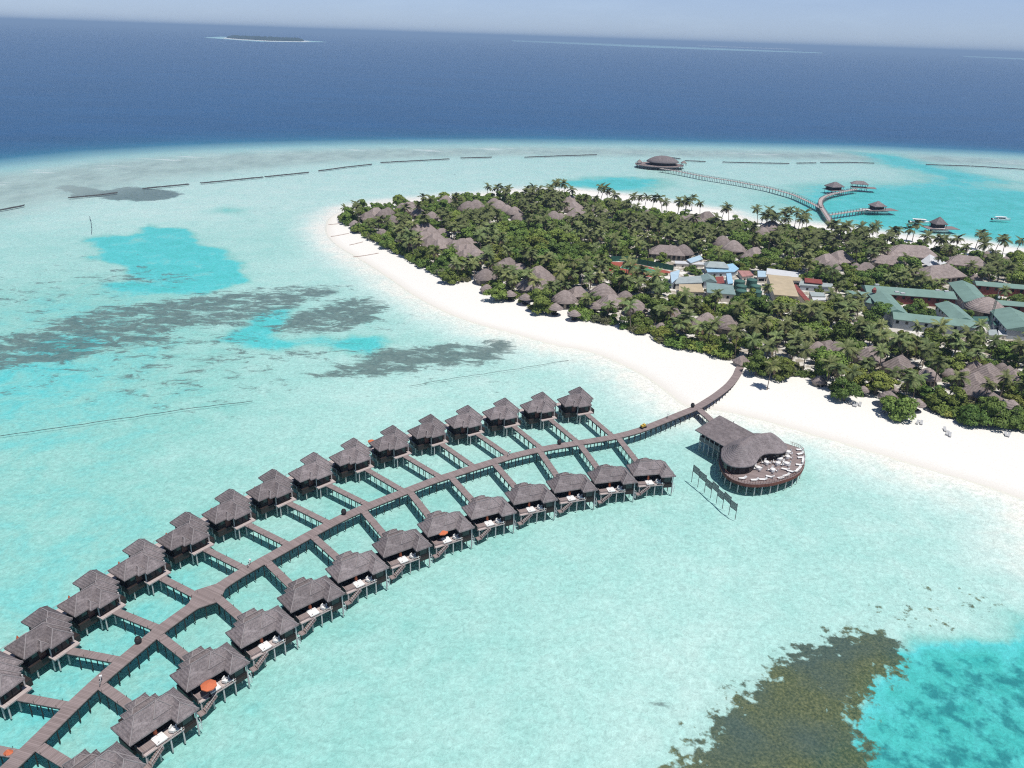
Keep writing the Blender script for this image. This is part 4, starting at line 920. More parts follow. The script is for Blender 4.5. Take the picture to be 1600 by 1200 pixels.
slab(c2, [dx(1240, 705), dx(1540, 722), dx(1620, 775), dx(1300, 730)], 1.9, 'pink', name='terrace')
c3 = bld(dx(1330, 960), 'small dark-green shed roofs at the foot of the mast', 'shed', 'shed')
slab(c3, [dx(1170, 930), dx(1300, 930), dx(1310, 965), dx(1190, 970)], 4, 'tank', 'wall'); slab(c3, [dx(1340, 965), dx(1510, 960), dx(1500, 1005), dx(1350, 1000)], 3.6, 'tank', 'wall')
c4 = bld(dx(1340, 1070), 'pale grey hut with a flat blue-grey roof right of the mast foot', 'shed', 'shed')
slab(c4, [dx(1300, 1040), dx(1370, 1038), dx(1385, 1085), dx(1310, 1085)], 3.2, 'grey', 'cream')
c5 = bld(dx(1455, 1070), 'low white shelter with two pale parasols at the right edge', 'shelter', 'shelter')
slab(c5, [dx(1385, 1045), dx(1540, 1050), dx(1545, 1085), dx(1390, 1085)], 3.0, 'white', 'cream')
c6 = bld(dx(530, 1035), 'flat sand-coloured terrace in front of the left staff block', 'terrace', 'terrace'); slab(c6, [dx(455, 1025), dx(580, 1015), dx(605, 1055), dx(470, 1060)], 1.9, 'cream')
c7 = bld(dx(840, 450), 'white pointed canopy roof between two large thatched roofs', 'canopy', 'canopy')
p = [G(*dx(*q), 5.0) for q in ((735, 470), (840, 440), (960, 485), (820, 520))]; tp = G(*dx(815, 412), 7.5); o = Vector(c7.location)
b = MB(); vs = [tuple(q-o) for q in p] + [tuple(tp-o)]; b.add(vs, [(0,1,4)[::-1], (1,2,4)[::-1], (2,3,4)[::-1], (3,0,4)[::-1]]); b.build('roof', R_['white'], c7)
for q in p: b = MB(); b.cyl((q.x-o.x, q.y-o.y, .5), (q.x-o.x, q.y-o.y, 5), .12, n=6); b.build('post', M['post'], c7); BFOOT.append((q.x, q.y, 3, 5))
# the yard with tanks and workshops
V = [((245, 770), 'small light blue roof beside the thatched pavilion', [([(175,775),(285,742),(312,770),(210,800)], 4.2, 'blue', 'cream', .4)]),
     ((200, 800), 'long low white roof in front of the thatched pavilion', [([(75,785),(190,790),(330,800),(325,818),(80,808)], 3.2, 'white', 'cream', 0)]),
     ((460, 840), 'bright blue hip roof with a grey upper slope', [([(330,838),(560,815),(612,850),(575,872),(350,872)], 4.0, 'skyblue', 'wall', .8)]),
     ((980, 890), 'long white roof behind the beige workshop', [([(843,858),(1110,886),(1108,918),(838,892)], 5.2, 'white', 'cream', 1.2)]),
     ((1000, 1000), 'large beige flat-roofed workshop in the service yard', [([(845,905),(1045,922),(1112,1078),(905,1062)], 6.0, 'beige', 'cream', .6)]),
     ((1130, 1050), 'narrow red-brown lean-to along the beige workshop', [([(1048,985),(1088,982),(1215,1128),(1165,1122)], 4.2, 'red', 'cream', 0)]),
     ((1140, 930), 'small beige roof behind the beige workshop', [([(1045,920),(1125,925),(1125,952),(1060,950)], 5, 'beige', 'cream', 0)]),
     ((1250, 985), 'long grey shed with a rusty red stretch of roof', [([(1120,952),(1395,978),(1390,1004),(1112,985)], 4.0, 'grey', 'wall', .3), ([(1158,930),(1300,945),(1310,975),(1160,962)], 4.8, 'red', None, .3)]),
     ((190, 945), 'pale grey flat roof at the west end of the service yard', [([(100,925),(290,915),(312,964),(78,972)], 4.4, 'grey', 'cream', .5)]),
     ((75, 915), 'steep light blue roof at the west corner of the service yard', [([(38,890),(118,872),(105,925),(52,962)], 4.8, 'blue', 'wall', 1.2)]),
     ((455, 1015), 'large grey-green roof in the middle of the service yard', [([(338,975),(560,996),(588,1058),(345,1042)], 5.6, 'greygreen', 'cream', 1.0)]),
     ((210, 1012), 'tan roof with rust stains at the front of the service yard', [([(112,985),(298,985),(322,1042),(112,1036)], 4.2, 'beige', 'cream', .5)]),
     ((480, 1080), 'low dark red roof in front of the grey-green roof', [([(425,1068),(515,1066),(530,1094),(440,1094)], 3.2, 'red', 'cream', .3)]),
     ((450, 945), 'small red roof between grey-green gables', [([(415,925),(480,920),(492,965),(425,975)], 4.4, 'red', 'wall', .6)]),
     ((535, 930), 'narrow bright blue roof beside the green tanks', [([(505,898),(545,895),(565,965),(520,970)], 4.6, 'skyblue', 'wall', .8)]),
     ((800, 890), 'small square blue roof next to the long white roof', [([(765,872),(835,876),(838,915),(770,915)], 4.6, 'blue', 'cream', .5)]),
     ((660, 890), 'cluster roof of faded red sheets behind the tanks', [([(600,870),(700,872),(735,905),(640,915)], 3.6, 'pink', 'cream', .4)]),
     ((1262, 1085), 'white shed with a grey upper roof at the east end of the service yard', [([(1195,1045),(1320,1055),(1335,1078),(1215,1075)], 4.4, 'grey', 'cream', .4), ([(1215,1082),(1335,1084),(1335,1110),(1228,1112)], 3.6, 'white', 'cream', .3)])]
for (cxy, lab, sl) in V:
    o = bld(cx_(*cxy), lab)
    for pl, z, mt, wl, sp_ in sl: slab(o, [cx_(*q) for q in pl], z, mt, wl, slope=sp_)
o = bld(cx_(430, 800), 'grey ridged roof above the bright blue roof'); wing(o, cx_(330, 788), cx_(525, 798), 7, 6.4, 4.6, 'grey', 'cream', 2, 2)
o = bld(cx_(350, 920), 'grey-green gabled shed left of the small red roof'); wing(o, cx_(345, 888), cx_(375, 935), 6, 5.8, 4.4, 'greygreen', 'wall')
def make_tank():
    r = empty('water_tank'); b = MB(); b.cyl((0,0,0), (0,0,3.6), 2.2, n=20); b.build('tank', R_['tank'], r)
    b = MB(); b.lathe([(2.26, 3.6), (2.28, 3.75), (1.4, 4.1), (.5, 4.3), (0, 4.3)], 20); b.build('lid', R_['tank'], r)
    b = MB(); b.bar((2.25, -.2, .1), (2.25, -.2, 4.0), .05, .05); b.bar((2.25, .2, .1), (2.25, .2, 4.0), .05, .05)
    for k in range(9): b.bar((2.25, -.2, .4+k*.42), (2.25, .2, .4+k*.42), .04, .04)
    b.build('ladder', M['metal'], r); return r
for (x, y), lab in zip(((630,1035), (632,995), (757,1040), (752,995), (618,955), (722,945)), ('front left of the six', 'middle left of the six', 'front right of the six', 'middle right of the six', 'rear left of the six', 'rear right of the six')):
    g = G(*cx_(x, y), 5); inst('tank', make_tank, (g.x, g.y, 1.3), random.random()*6, f'round dark green water tank, {lab} beside the grey-green roof', 'water tank', 'water tanks in the service yard'); BFOOT.append((g.x, g.y, 2.6, 5))
# tennis court
bx_ = lambda x, y: (780 + x/5.333, 260 + y/5.333)
q4 = [G(*bx_(*q), 1.62) for q in ((935,796),(1075,798),(1445,880),(1300,926),(900,882))]
tc = empty('tennis_court', q4[0]); tag(tc, 'tennis court with red surround and green playing area among the trees', 'tennis court'); o = Vector(tc.location)
def sheet(name, pts, z, mat, par):
    vs = [(p.x-o.x, p.y-o.y, z-o.z) for p in pts]; a = sum(vs[i][0]*vs[(i+1) % len(vs)][1]-vs[(i+1) % len(vs)][0]*vs[i][1] for i in range(len(vs)))
    if a < 0: vs.reverse()
    b = MB(); n = len(vs); b.add(vs + [(x, y, zz-.12) for x, y, zz in vs], [tuple(range(n))] + [((i+1) % n, i, n+i, n+(i+1) % n) for i in range(n)]); return b.build(name, mat, par)
sheet('surround', q4, 1.64, flat('court_red', (.36, .095, .065), .1), tc)
ga = [G(*bx_(*q), 1.66) for q in ((1030,822),(1090,822),(1345,872),(1290,897),(1005,846))]; sheet('playing_area', ga, 1.66, flat('court_green', (.06, .24, .14), .1), tc)
b = MB()
for i, j in ((0, 4), (1, 2), (2, 3), (3, 4)): b.bar(ga[i].lerp(ga[j], .06)-o+Vector((0,0,.012)), ga[i].lerp(ga[j], .94)-o+Vector((0,0,.012)), .12, .01)
b.build('lines', M['white'], tc)
m1, m2 = (ga[1]+ga[2])/2, (ga[3]+ga[4])/2; b = MB(); b.bar(m1-o+Vector((0,0,.5)), m2-o+Vector((0,0,.5)), .03, .9); b.cyl(m1-o, m1-o+Vector((0,0,1.1)), .05, n=6); b.cyl(m2-o, m2-o+Vector((0,0,1.1)), .05, n=6); b.build('net', M['iron'], tc)
R_['netting'] = flat('green_windscreen', (.035, .145, .105), .2, .6)
for (a_, b_, lab) in ((bx_(930, 792), bx_(1070, 795), 'green windscreen fence along the far red corner of the tennis court'), (bx_(1100, 806), bx_(1450, 872), 'long green windscreen fence behind the tennis court')):
    pa, pb = G(*a_, 1.5), G(*b_, 1.5); f = empty('court_fence', pa); tag(f, lab, 'fence'); L = (pb-pa).length; d = (pb-pa).normalized(); b = MB(); b.bar(Vector((0,0,1.4)), d*L+Vector((0,0,1.4)), .06, 2.4); b.build('windscreen', R_['netting'], f)
    for k in range(int(L/4)+1): b = MB(); b.cyl(d*k*4, d*k*4+Vector((0,0,3.2)), .06, n=6); b.build('post', M['iron'], f)
for p in q4: BFOOT.append((p.x, p.y, 3, 1.6))
cc = sum(q4, Vector())/5; BFOOT.append((cc.x, cc.y, 7, 1.6)); c6 = sum(ga, Vector())/5; BFOOT.append((c6.x, c6.y, 8, 1.6))
for t in (.2, .4, .6, .8):
    p = q4[0].lerp(q4[3], t); BFOOT.append((p.x, p.y, 6, 1.6)); p = q4[1].lerp(q4[2], t); BFOOT.append((p.x, p.y, 5, 1.6))
# the mast
g = G(1541, 523, 1.5); t = G(1557, 464, 1.5); ms_ = empty('radio_mast', (g.x, g.y, 1.3)); tag(ms_, 'tall dark lattice radio mast standing beside the green-roofed staff blocks', 'mast')
b = MB(); HM = 15.5
for k in range(3):
    a = k*2*math.pi/3; b.cyl((.55*math.cos(a), .55*math.sin(a), 0), (.3*math.cos(a), .3*math.sin(a), HM), .07, n=5)
for i in range(20):
    z0, z1 = i*HM/20, (i+1)*HM/20; r0, r1 = .55-.25*i/20, .55-.25*(i+1)/20
    for k in range(3):
        a, c_ = k*2*math.pi/3, (k+1)*2*math.pi/3; b.bar((r0*math.cos(a), r0*math.sin(a), z0), (r1*math.cos(c_), r1*math.sin(c_), z1), .05, .05)
b.build('lattice', R_['tank'], ms_)
b = MB(); b.cyl((0, 0, HM), (0, 0, HM+1.6), .05, n=5); b.build('antenna', M['metal'], ms_)
b = MB(); b.cyl((.3, -.5, HM-.9), (.3, -.7, HM-.9), .45, n=12); b.build('dish', M['white'], ms_); BFOOT.append((g.x, g.y, 1.5, 14))

# ------------------------------------------------------------------ trees
def leaf_mat(name, dark, light, dry=None, trans=0.12):
    m = NT(name); p = m.coord(); n1 = m.noise(.55, 4, .65, p); n2 = m.noise(2.6, 3, .6, p)
    ob = m.new('ShaderNodeObjectInfo'); f = m.math('ADD', m.math('MULTIPLY', n1, .9), m.math('MULTIPLY', n2, .5)); f = m.ramp(f, [(.45, 0), (.95, 1)])
    col = m.mix(f, dark, light)
    hs = m.new('ShaderNodeHueSaturation'); m.link(m.math('ADD', .475, m.math('MULTIPLY', ob.outputs['Random'], .05)), hs.inputs['Hue']); hs.inputs['Saturation'].default_value = .95
    wn = m.new('ShaderNodeTexWhiteNoise', noise_dimensions='1D'); m.link(ob.outputs['Random'], wn.inputs['W']); m.link(m.math('ADD', .75, m.math('MULTIPLY', wn.outputs[0], .6)), hs.inputs['Value'])
    m.link(col, hs.inputs['Color']); m.link(hs.outputs[0], m.b.inputs['Base Color']); m.set(.65, .25)
    return m.mat
M['leaf'] = leaf_mat('tropical_leaves', (.044, .092, .014), (.205, .285, .050)); M['leaf_bright'] = leaf_mat('bright_shrub_leaves', (.070, .115, .018), (.25, .30, .05))
M['frond'] = leaf_mat('palm_fronds', (.050, .085, .020), (.255, .285, .10)); M['frond_dry'] = leaf_mat('dry_palm_fronds', (.12, .085, .04), (.26, .20, .105)); M['leaf_grey'] = leaf_mat('greyish_shrub_leaves', (.075, .09, .04), (.19, .19, .09))
M['bark'] = simple('grey_bark', (.22, .18, .14), .9, .25, 2); M['nut'] = simple('coconuts', (.12, .10, .03), .6, .3, 3)

def crown_mesh(name, seed, rx, h0, h1, clumps, per, size, mat):
    r = np.random.default_rng(seed); V_, F_ = [], []; n = 0
    for c in range(clumps):
        a = r.uniform(0, 2*math.pi); rr = rx*math.sqrt(r.uniform(0, 1))*.78; t = r.uniform(.15, 1) if rr < rx*.5 else r.uniform(0, .72)
        cz = h0 + (h1-h0)*t; ce = np.array([rr*math.cos(a), rr*math.sin(a), cz]); cr_ = rx*r.uniform(.28, .50)
        k = per; d = r.normal(size=(k, 3)); d[:, 2] = np.abs(d[:, 2])*.9 - .25; d /= np.linalg.norm(d, axis=1)[:, None]
        pos_ = ce + d*(cr_*r.uniform(.72, 1.05, (k, 1)))*np.array([1, 1, .72])
        nrm = d + r.normal(scale=.38, size=(k, 3)) + np.array([0, 0, .30]); nrm /= np.linalg.norm(nrm, axis=1)[:, None]
        tx = np.cross(nrm, r.normal(size=(k, 3))); tx /= np.linalg.norm(tx, axis=1)[:, None]; ty = np.cross(nrm, tx); s = size*r.uniform(.6, 1.25, (k, 1))
        V_.append(np.stack([pos_-tx*s*.9, pos_-ty*s*.45, pos_+tx*s*.9, pos_+ty*s*.45], 1).reshape(-1, 3)); n += k
    V_ = np.concatenate(V_); me = bpy.data.meshes.new(name); me.vertices.add(len(V_)); me.vertices.foreach_set('co', V_.astype(np.float32).ravel())
    me.loops.add(n*4); me.loops.foreach_set('vertex_index', np.arange(n*4, dtype=np.int32)); me.polygons.add(n); me.polygons.foreach_set('loop_start', np.arange(0, n*4, 4, dtype=np.int32)); me.update(calc_edges=True)
    me.materials.append(mat); return me
def make_tree(seed, mat='leaf'):
    r = random.Random(seed); rx = r.uniform(3.2, 4.0); h1 = r.uniform(6.0, 7.4); t = empty('broadleaf_tree')
    b = MB(); b.tube([(0,0,-.2), (.1,.05,1.4), (.0,.2,2.6)], [.32, .26, .2], 7)
    for k in range(4): a = k*1.6+seed; b.tube([(0,.2,2.4), (1.0*math.cos(a), 1.0*math.sin(a), 3.6), (2.1*math.cos(a), 2.1*math.sin(a), h1-2)], [.15, .1, .04], 5)
    b.build('trunk', M['bark'], t); mesh_obj('crown', crown_mesh('crown', seed, rx, .9, h1-.9, 16, 150, .48, M[mat]), t); return t
def make_shrub(seed, mat):
    t = empty('beach_shrub'); b = MB()
    for k in range(4): a = k*1.6+seed; b.tube([(0,0,-.1), (.5*math.cos(a), .5*math.sin(a), .7), (1.0*math.cos(a), 1.0*math.sin(a), 1.2)], [.08, .06, .03], 5)
    b.build('stems', M['bark'], t); mesh_obj('foliage', crown_mesh('foliage', seed, 2.2, .25, 1.5, 13, 80, .30, M[mat]), t); return t
def frond_verts(az, el, L, droop, r, V_, F_, base):
    n = 7; p = np.array(base, float); dirv = np.array([math.cos(az)*math.cos(el), math.sin(az)*math.cos(el), math.sin(el)]); pts = [p.copy()]; e = el
    for i in range(n):
        e -= droop/n*(.5+i/n); dv = np.array([math.cos(az)*math.cos(e), math.sin(az)*math.cos(e), math.sin(e)]); p = p + dv*L/n; pts.append(p.copy())
    side_ = np.array([-math.sin(az), math.cos(az), 0])
    def quad(a, b, c, d): k = len(V_); V_.extend([a, b, c, d]); F_.append((k, k+1, k+2, k+3))
    for i in range(n):
        quad(pts[i]-side_*.035, pts[i+1]-side_*.025, pts[i+1]+side_*.025, pts[i]+side_*.035)
    m_ = 15
    for j in range(m_):
        t = .12 + .86*j/(m_-1); f = t*n; i = min(int(f), n-1); q = pts[i]+(pts[i+1]-pts[i])*(f-i); fw = (pts[i+1]-pts[i]); fw = fw/np.linalg.norm(fw)
        ll = (1.15*math.sin(math.pi*min(.95, t*.8+.18))+.14)*L/4.0
        for s_ in (-1, 1):
            tip = q + side_*s_*ll*.78 + fw*ll*.5 + np.array([0, 0, -ll*(.28+.25*r.random())]); w_ = fw*.15*L/4
            quad(q-w_, q+w_, tip+w_*.25, tip-w_*.25)
def make_palm(seed):
    r = random.Random(seed); t = empty('coconut_palm'); H_ = 8.5; lx, ly = r.uniform(-1.6, 1.6), r.uniform(-1.6, 1.6)
    pts = [(lx*(k/6)**1.7, ly*(k/6)**1.7, H_*k/6 - (.3 if k == 0 else 0)) for k in range(7)]; b = MB(); b.tube(pts, [.26, .18, .16, .15, .14, .13, .13], 7); b.build('trunk', M['bark'], t)
    V_, F_ = [], []; top = (lx, ly, H_)
    for k in range(15):
        az = k*2.399+seed; el = [1.2, .85, .5, .2, -.1][k % 5] + r.uniform(-.12, .12); frond_verts(az, el, r.uniform(3.3, 4.1), r.uniform(1.0, 1.5), r, V_, F_, top)
    me = bpy.data.meshes.new('fronds'); me.from_pydata([tuple(v) for v in V_], [], F_); me.materials.append(M['frond']); mesh_obj('fronds', me, t)
    V_, F_ = [], []
    for k in range(5): frond_verts(k*1.3+seed*.7, -.35+r.uniform(-.2, .1), r.uniform(2.6, 3.3), 1.0, r, V_, F_, (lx, ly, H_-.15))
    me = bpy.data.meshes.new('dry_fronds'); me.from_pydata([tuple(v) for v in V_], [], F_); me.materials.append(M['frond_dry']); mesh_obj('dry_fronds', me, t)
    b = MB()
    for k in range(6): a = k*1.05; b.lathe([(0, H_-.55), (.16, H_-.42), (.13, H_-.28), (0, H_-.2)], 6, (lx+.28*math.cos(a), ly+.28*math.sin(a)))
    b.build('coconuts', M['nut'], t); return t
TREES = []      # x, y, kind, scale
def free(x, y, rad, hgt, soft=1.0):
    for (hx, hy, hr, hh) in HUTFOOT:
        ddx, ddy = x-hx, y-hy; d2 = ddx*ddx+ddy*ddy
        if d2 < (hr+rad*.55*soft)**2: return False
        if d2 < 26**2:
            l = math.hypot(hx, hy); ux, uy = -hx/l, -hy/l; s = ddx*ux+ddy*uy; t = abs(-ddx*uy+ddy*ux)
            if s > 0 and t < hr*.75+rad*.35:
                el = CAM_H/l
                if hgt - s*el > 3.4*soft: return False
    for (hx, hy, hr, hh) in BFOOT:
        ddx, ddy = x-hx, y-hy; d2 = ddx*ddx+ddy*ddy
        if d2 < (hr+rad*.75)**2: return False
        if d2 < 22**2:
            l = math.hypot(hx, hy); ux, uy = -hx/l, -hy/l; s = ddx*ux+ddy*uy; t = abs(-ddx*uy+ddy*ux)
            if s > 0 and t < hr*.8 and hgt - s*CAM_H/l > hh*.6: return False
    return True
def clear_of(x, y, rad, k=.78):
    return all((x-a)**2+(y-b_)**2 > (k*(rad+c))**2 for a, b_, _, c in NEAR(x, y))
CELL = {}
def NEAR(x, y):
    i, j = int(x//8), int(y//8); return [t for a in (-1, 0, 1) for b_ in (-1, 0, 1) for t in CELL.get((i+a, j+b_), ())]
def put_tree(x, y, kind, s, rad):
    TREES.append((x, y, kind, s)); CELL.setdefault((int(x//8), int(y//8)), []).append((x, y, kind, rad))
walk_end = W0[-1]
inveg = lambda x, y, m_=0: float(sdf(np.array([[x, y]]), VEG)[0]) < m_
# single palms one can tell apart against the lagoon and among the cottages
cA = lambda x, y: (500 + x/5.333, 260 + y/5.333)
cE = lambda x, y: (1300 + x/5.333, 480 + y/5.333); cF = lambda x, y: (1000 + x/5.333, 420 + y/5.333); cG = lambda x, y: (740 + x/5.333, 400 + y/5.333)
SKY = [cA(1395,172), cA(1485,180), cA(1550,190)] + [bx_(*q) for q in ((60,185),(215,190),(270,172),(330,200),(400,195),(425,175),(467,142),(510,142),(548,152),(620,197),(820,172),(850,182),(895,212),(957,240),(1095,255),(1160,268),(1220,258),(1285,272),(1370,265),(1410,305),(1500,297),(1560,290))] + [cx_(*q) for q in ((110,300),(175,297),(228,262),(297,312),(540,342),(475,348),(785,357),(857,352),(970,372),(1045,367),(1095,382),(1155,397),(900,402),(1190,442),(800,412),(860,412),(930,430),(1010,440),(1120,440),(1410,485),(1460,500))] + [dx(*q) for q in ((1230,232),(1300,282),(1390,277),(1450,312),(1560,302),(400,182),(255,190),(320,202),(150,192),(20,172),(90,202),(480,215),(540,222),(640,202),(700,165),(800,270),(860,280),(920,292),(960,300),(1060,292),(1290,330))]
for p in SKY:
    s = random.uniform(.95, 1.2); g = G(*p, 8.5*s+1); put_tree(g.x, g.y, 'palm', s, 1.4)
NEARP = [cF(*q) for q in ((780,335),(1060,650),(1270,625),(1390,690),(1590,790),(1410,545),(630,250),(230,345),(590,445),(1150,600),(480,470))] + [cE(*q) for q in ((80,525),(640,625),(720,585),(900,465),(1310,645),(1010,605),(480,245),(620,300),(1060,262),(1150,232),(1210,405),(340,215))] + [cG(*q) for q in ((245,112),(450,180),(550,222),(930,342),(970,202),(1290,225),(1400,245),(1230,400),(1320,455),(790,165),(1480,200))] + [cA(*q) for q in ((650,512),(740,632),(830,642),(950,702),(1160,822),(1290,812),(1530,875),(860,445),(560,470),(320,345),(840,320),(710,540))] + [dx(*q) for q in ((160,765),(60,865),(240,785),(100,935),(150,860),(60,960),(1330,560),(1400,570),(620,440),(1170,520))] + [(1204,578)]
for p in NEARP:
    s = random.uniform(.8, 1.05); g = G(*p, 8.3*s+1); put_tree(g.x, g.y, 'palm', s, 1.9)
# zones where the canopy is all broadleaf
GREEN = [np.array([tuple(G(*f(*q), 5))[:2] for q in pl]) for f, pl in ((bx_, ((0,520),(250,525),(560,585),(720,650),(800,830),(640,890),(440,800),(250,740),(0,770))), (cx_, ((570,770),(800,735),(1110,830),(1135,875),(850,872),(600,825))), (cF, ((370,220),(580,230),(720,260),(1400,250),(1400,330),(900,420),(420,370))), (cE, ((740,700),(1000,640),(1200,760),(1250,930),(800,880))), (dx, ((20,520),(380,500),(620,560),(620,640),(250,650),(30,620))))]
big = [cE(900,760), cE(1060,780), cE(1180,880), cE(1340,900), cE(1480,900), cE(560,820), cE(380,640), cE(180,560), cE(120,690), cF(980,800), cF(1160,820), cF(420,300), cF(1000,330), cF(1200,330), dx(420,880), dx(330,990), dx(560,580), bx_(180,620), bx_(420,640), bx_(560,800), bx_(1080,640), cA(560,620), cA(1080,900), cG(560,400), cG(190,300)]
for p in big:
    g = G(*p, 5); s = random.uniform(1.05, 1.35)
    put_tree(g.x, g.y, 'tree', s, 3.2*s)
xs = VEG[:, 0]; ys = VEG[:, 1]
r_ = random.Random(5)
CAND = np.column_stack([rng.uniform(xs.min(), xs.max(), 30000), rng.uniform(ys.min(), ys.max(), 30000)])
CAND = CAND[np.abs(CAND[:, 0] / np.maximum(CAND[:, 1], 1)) < .80]; dv = sdf(CAND, VEG); CAND = CAND[dv < -1.0]; dv = dv[dv < -1.0]
dfar = dist_line(CAND, world0(VEG_FAR)); gz_ = np.zeros(len(CAND), bool)
for z_ in GREEN: gz_ |= sdf(CAND, z_) < 0
for (x, y), d, df, green in zip(CAND, dv, dfar, gz_):
    x, y = float(x), float(y)
    if df < 16 and r_.random() < .45: continue
    kind = 'tree' if green or r_.random() < .50 or df < 20 else 'palm'
    s = r_.choice((.62, .75, .9, 1.05, 1.25, 1.45))*r_.uniform(.92, 1.08) if kind == 'tree' else r_.uniform(.72, 1.12)
    if green and r_.random() < .6: s = r_.uniform(1.1, 1.6)
    if df < 20: s *= .8
    rad = 3.1*s if kind == 'tree' else 2.35*s
    if (Vector((x, y, 0))-walk_end).length < 5: continue
    if not clear_of(x, y, rad, .84): continue
    if not free(x, y, rad*.9, (7.2 if kind == 'tree' else 10.5)*s): continue
    put_tree(x, y, kind, s, rad)
# low shrubs: filling gaps and rounding off the beach edge
SHR = []
edge = [G(*p, 0) for p in VEG_NEAR]; edge = smooth_line(resample([Vector((p.x, p.y, 0)) for p in edge], 2.6), 2)
for i, p in enumerate(edge):
    if r_.random() < .14 or (p - walk_end).length < 3.2: continue
    s_, d_ = side(edge, i); q = p - s_*r_.uniform(.0, 3.0); s = r_.uniform(1.0, 2.1)
    if all((q.x-h[0])**2+(q.y-h[1])**2 > (h[2]+1.2*s)**2 for h in HUTFOOT): SHR.append((q.x, q.y, s, 'edge'))
CAND = CAND[rng.permutation(len(CAND))[:2600]]
for x, y in CAND:
    x, y = float(x), float(y)
    s = r_.uniform(.6, 1.15)
    if all((x-a)**2+(y-b_)**2 > (1.3*s+.4*c)**2 for a, b_, _, c in NEAR(x, y)) and all((x-a)**2+(y-b_)**2 > (c+1.0*s)**2 for a, b_, c, _ in HUTFOOT+BFOOT) and all((x-a)**2+(y-b_)**2 > 6 for a, b_, _, _k in SHR[-150:]): SHR.append((x, y, s, 'in'))
print('palms', sum(t[2] == 'palm' for t in TREES), 'trees', sum(t[2] == 'tree' for t in TREES), 'shrubs', len(SHR))
near = lambda t: math.hypot(t[0], t[1])
def zone(x, y, kind):
    d = -float(sdf(np.array([[x, y]]), VEG)[0]); dn = math.sqrt(float(dist_line(np.array([[x, y]]), world0(VEG_NEAR))[0])**2); a = x/y
    part_ = 'western point' if a < -.06 else ('middle stretch' if a < .26 else 'eastern end')
    where = 'along the near beach' if dn < 16 else ('by the far beach' if d < 14 else 'in the island interior')
    return part_, where
def plant(lst, kind, makers, lab, cat, grp, limit=300):
    lst = sorted(lst, key=near); protos = [reg(mk()) for mk in makers]; usedp = set()
    for n, t in enumerate(lst[:limit]):
        k = r_.randrange(len(protos))
        if k not in usedp: o = protos[k]; usedp.add(k)
        else: o = copy_tree(protos[k])
        pt, wh = zone(t[0], t[1], kind); s = t[3] if len(t) > 3 and isinstance(t[3], float) else t[2]
        o.location = (t[0], t[1], max(.1, ground_z(t)-.05)); o.rotation_euler = (0, 0, r_.uniform(0, 6.28)); o.scale = (s*r_.uniform(.92, 1.08), s*r_.uniform(.92, 1.08), s*r_.uniform(.9, 1.1))
        sz = 'large' if s > 1.0 else ('small' if s < .75 else 'mid-sized')
        tag(o, lab.format(sz=sz, wh=wh, pt=pt), cat, f'{sz} {grp} {wh}, {pt}')
    return lst[limit:], protos
palms = [t for t in TREES if t[2] == 'palm']; trs = [t for t in TREES if t[2] == 'tree']
rest_p, pp = plant(palms, 'palm', [lambda s_=s_: make_palm(s_) for s_ in (1, 2, 3, 4, 5)], '{sz} coconut palm {wh}, {pt} of the island', 'palm', 'coconut palms')
rest_t, pt_ = plant(trs, 'tree', [lambda s_=s_, m_=m_: make_tree(s_, m_) for s_, m_ in ((11,'leaf'),(12,'leaf'),(13,'leaf'),(14,'leaf_bright'),(15,'leaf'),(16,'leaf_bright'))], '{sz} broad-crowned tree {wh}, {pt} of the island', 'tree', 'broadleaf trees')
shr = [(x, y, s) for x, y, s, _ in SHR]
rest_s, ps = plant(shr, 'shrub', [lambda s_=s_, m_=m_: make_shrub(s_, m_) for s_, m_ in ((21,'leaf_bright'),(22,'leaf'),(23,'leaf_grey'),(24,'leaf_bright'))], '{sz} rounded shrub {wh}, {pt} of the island', 'shrub', 'shrubs')
def merge(lst, protos, kind, name):
    """the many far plants beyond the first three hundred of their kind, as one mass"""
    acc, fac, mats, off = [], [], [], 0; mi = []; slot = {}
    for t in lst:
        pr = protos[r_.randrange(len(protos))]; s = t[3] if len(t) > 3 else t[2]; a = r_.uniform(0, 6.28); z = max(.1, ground_z(t)-.05)
        for ch in pr.children:
            me = ch.data; n = len(me.vertices); co = np.empty(n*3, np.float32); me.vertices.foreach_get('co', co); co = co.reshape(-1, 3)*s
            rot = np.array([[math.cos(a), -math.sin(a), 0], [math.sin(a), math.cos(a), 0], [0, 0, 1]]); co = co@rot.T + np.array([t[0], t[1], z])
            lv = np.empty(len(me.loops), np.int32); me.loops.foreach_get('vertex_index', lv); ls = np.empty(len(me.polygons), np.int32); me.polygons.foreach_get('loop_start', ls)
            mt = me.materials[0]; slot.setdefault(mt.name, len(slot))
            acc.append(co); fac.append((lv+off, ls)); mi.append((slot[mt.name], len(ls))); off += n
    if not acc: return
    me = bpy.data.meshes.new(name); co = np.concatenate(acc); me.vertices.add(len(co)); me.vertices.foreach_set('co', co.astype(np.float32).ravel())
    lv = np.concatenate([f[0] for f in fac]); lo = np.cumsum([0]+[len(f[0]) for f in fac[:-1]]); ls = np.concatenate([f[1]+o_ for f, o_ in zip(fac, lo)])
    me.loops.add(len(lv)); me.loops.foreach_set('vertex_index', lv.astype(np.int32)); me.polygons.add(len(ls)); me.polygons.foreach_set('loop_start', ls.astype(np.int32))
    for nm in slot: me.materials.append(bpy.data.materials[nm])
    me.polygons.foreach_set('material_index', np.concatenate([np.full(c_, s_, np.int32) for s_, c_ in mi])); me.update(calc_edges=True)
    tag(mesh_obj(name, me), kind='stuff')
merge(rest_p, pp, 'palm', 'far_palm_grove'); merge(rest_t, pt_, 'tree', 'far_woodland'); merge(rest_s, ps, 'shrub', 'undergrowth')
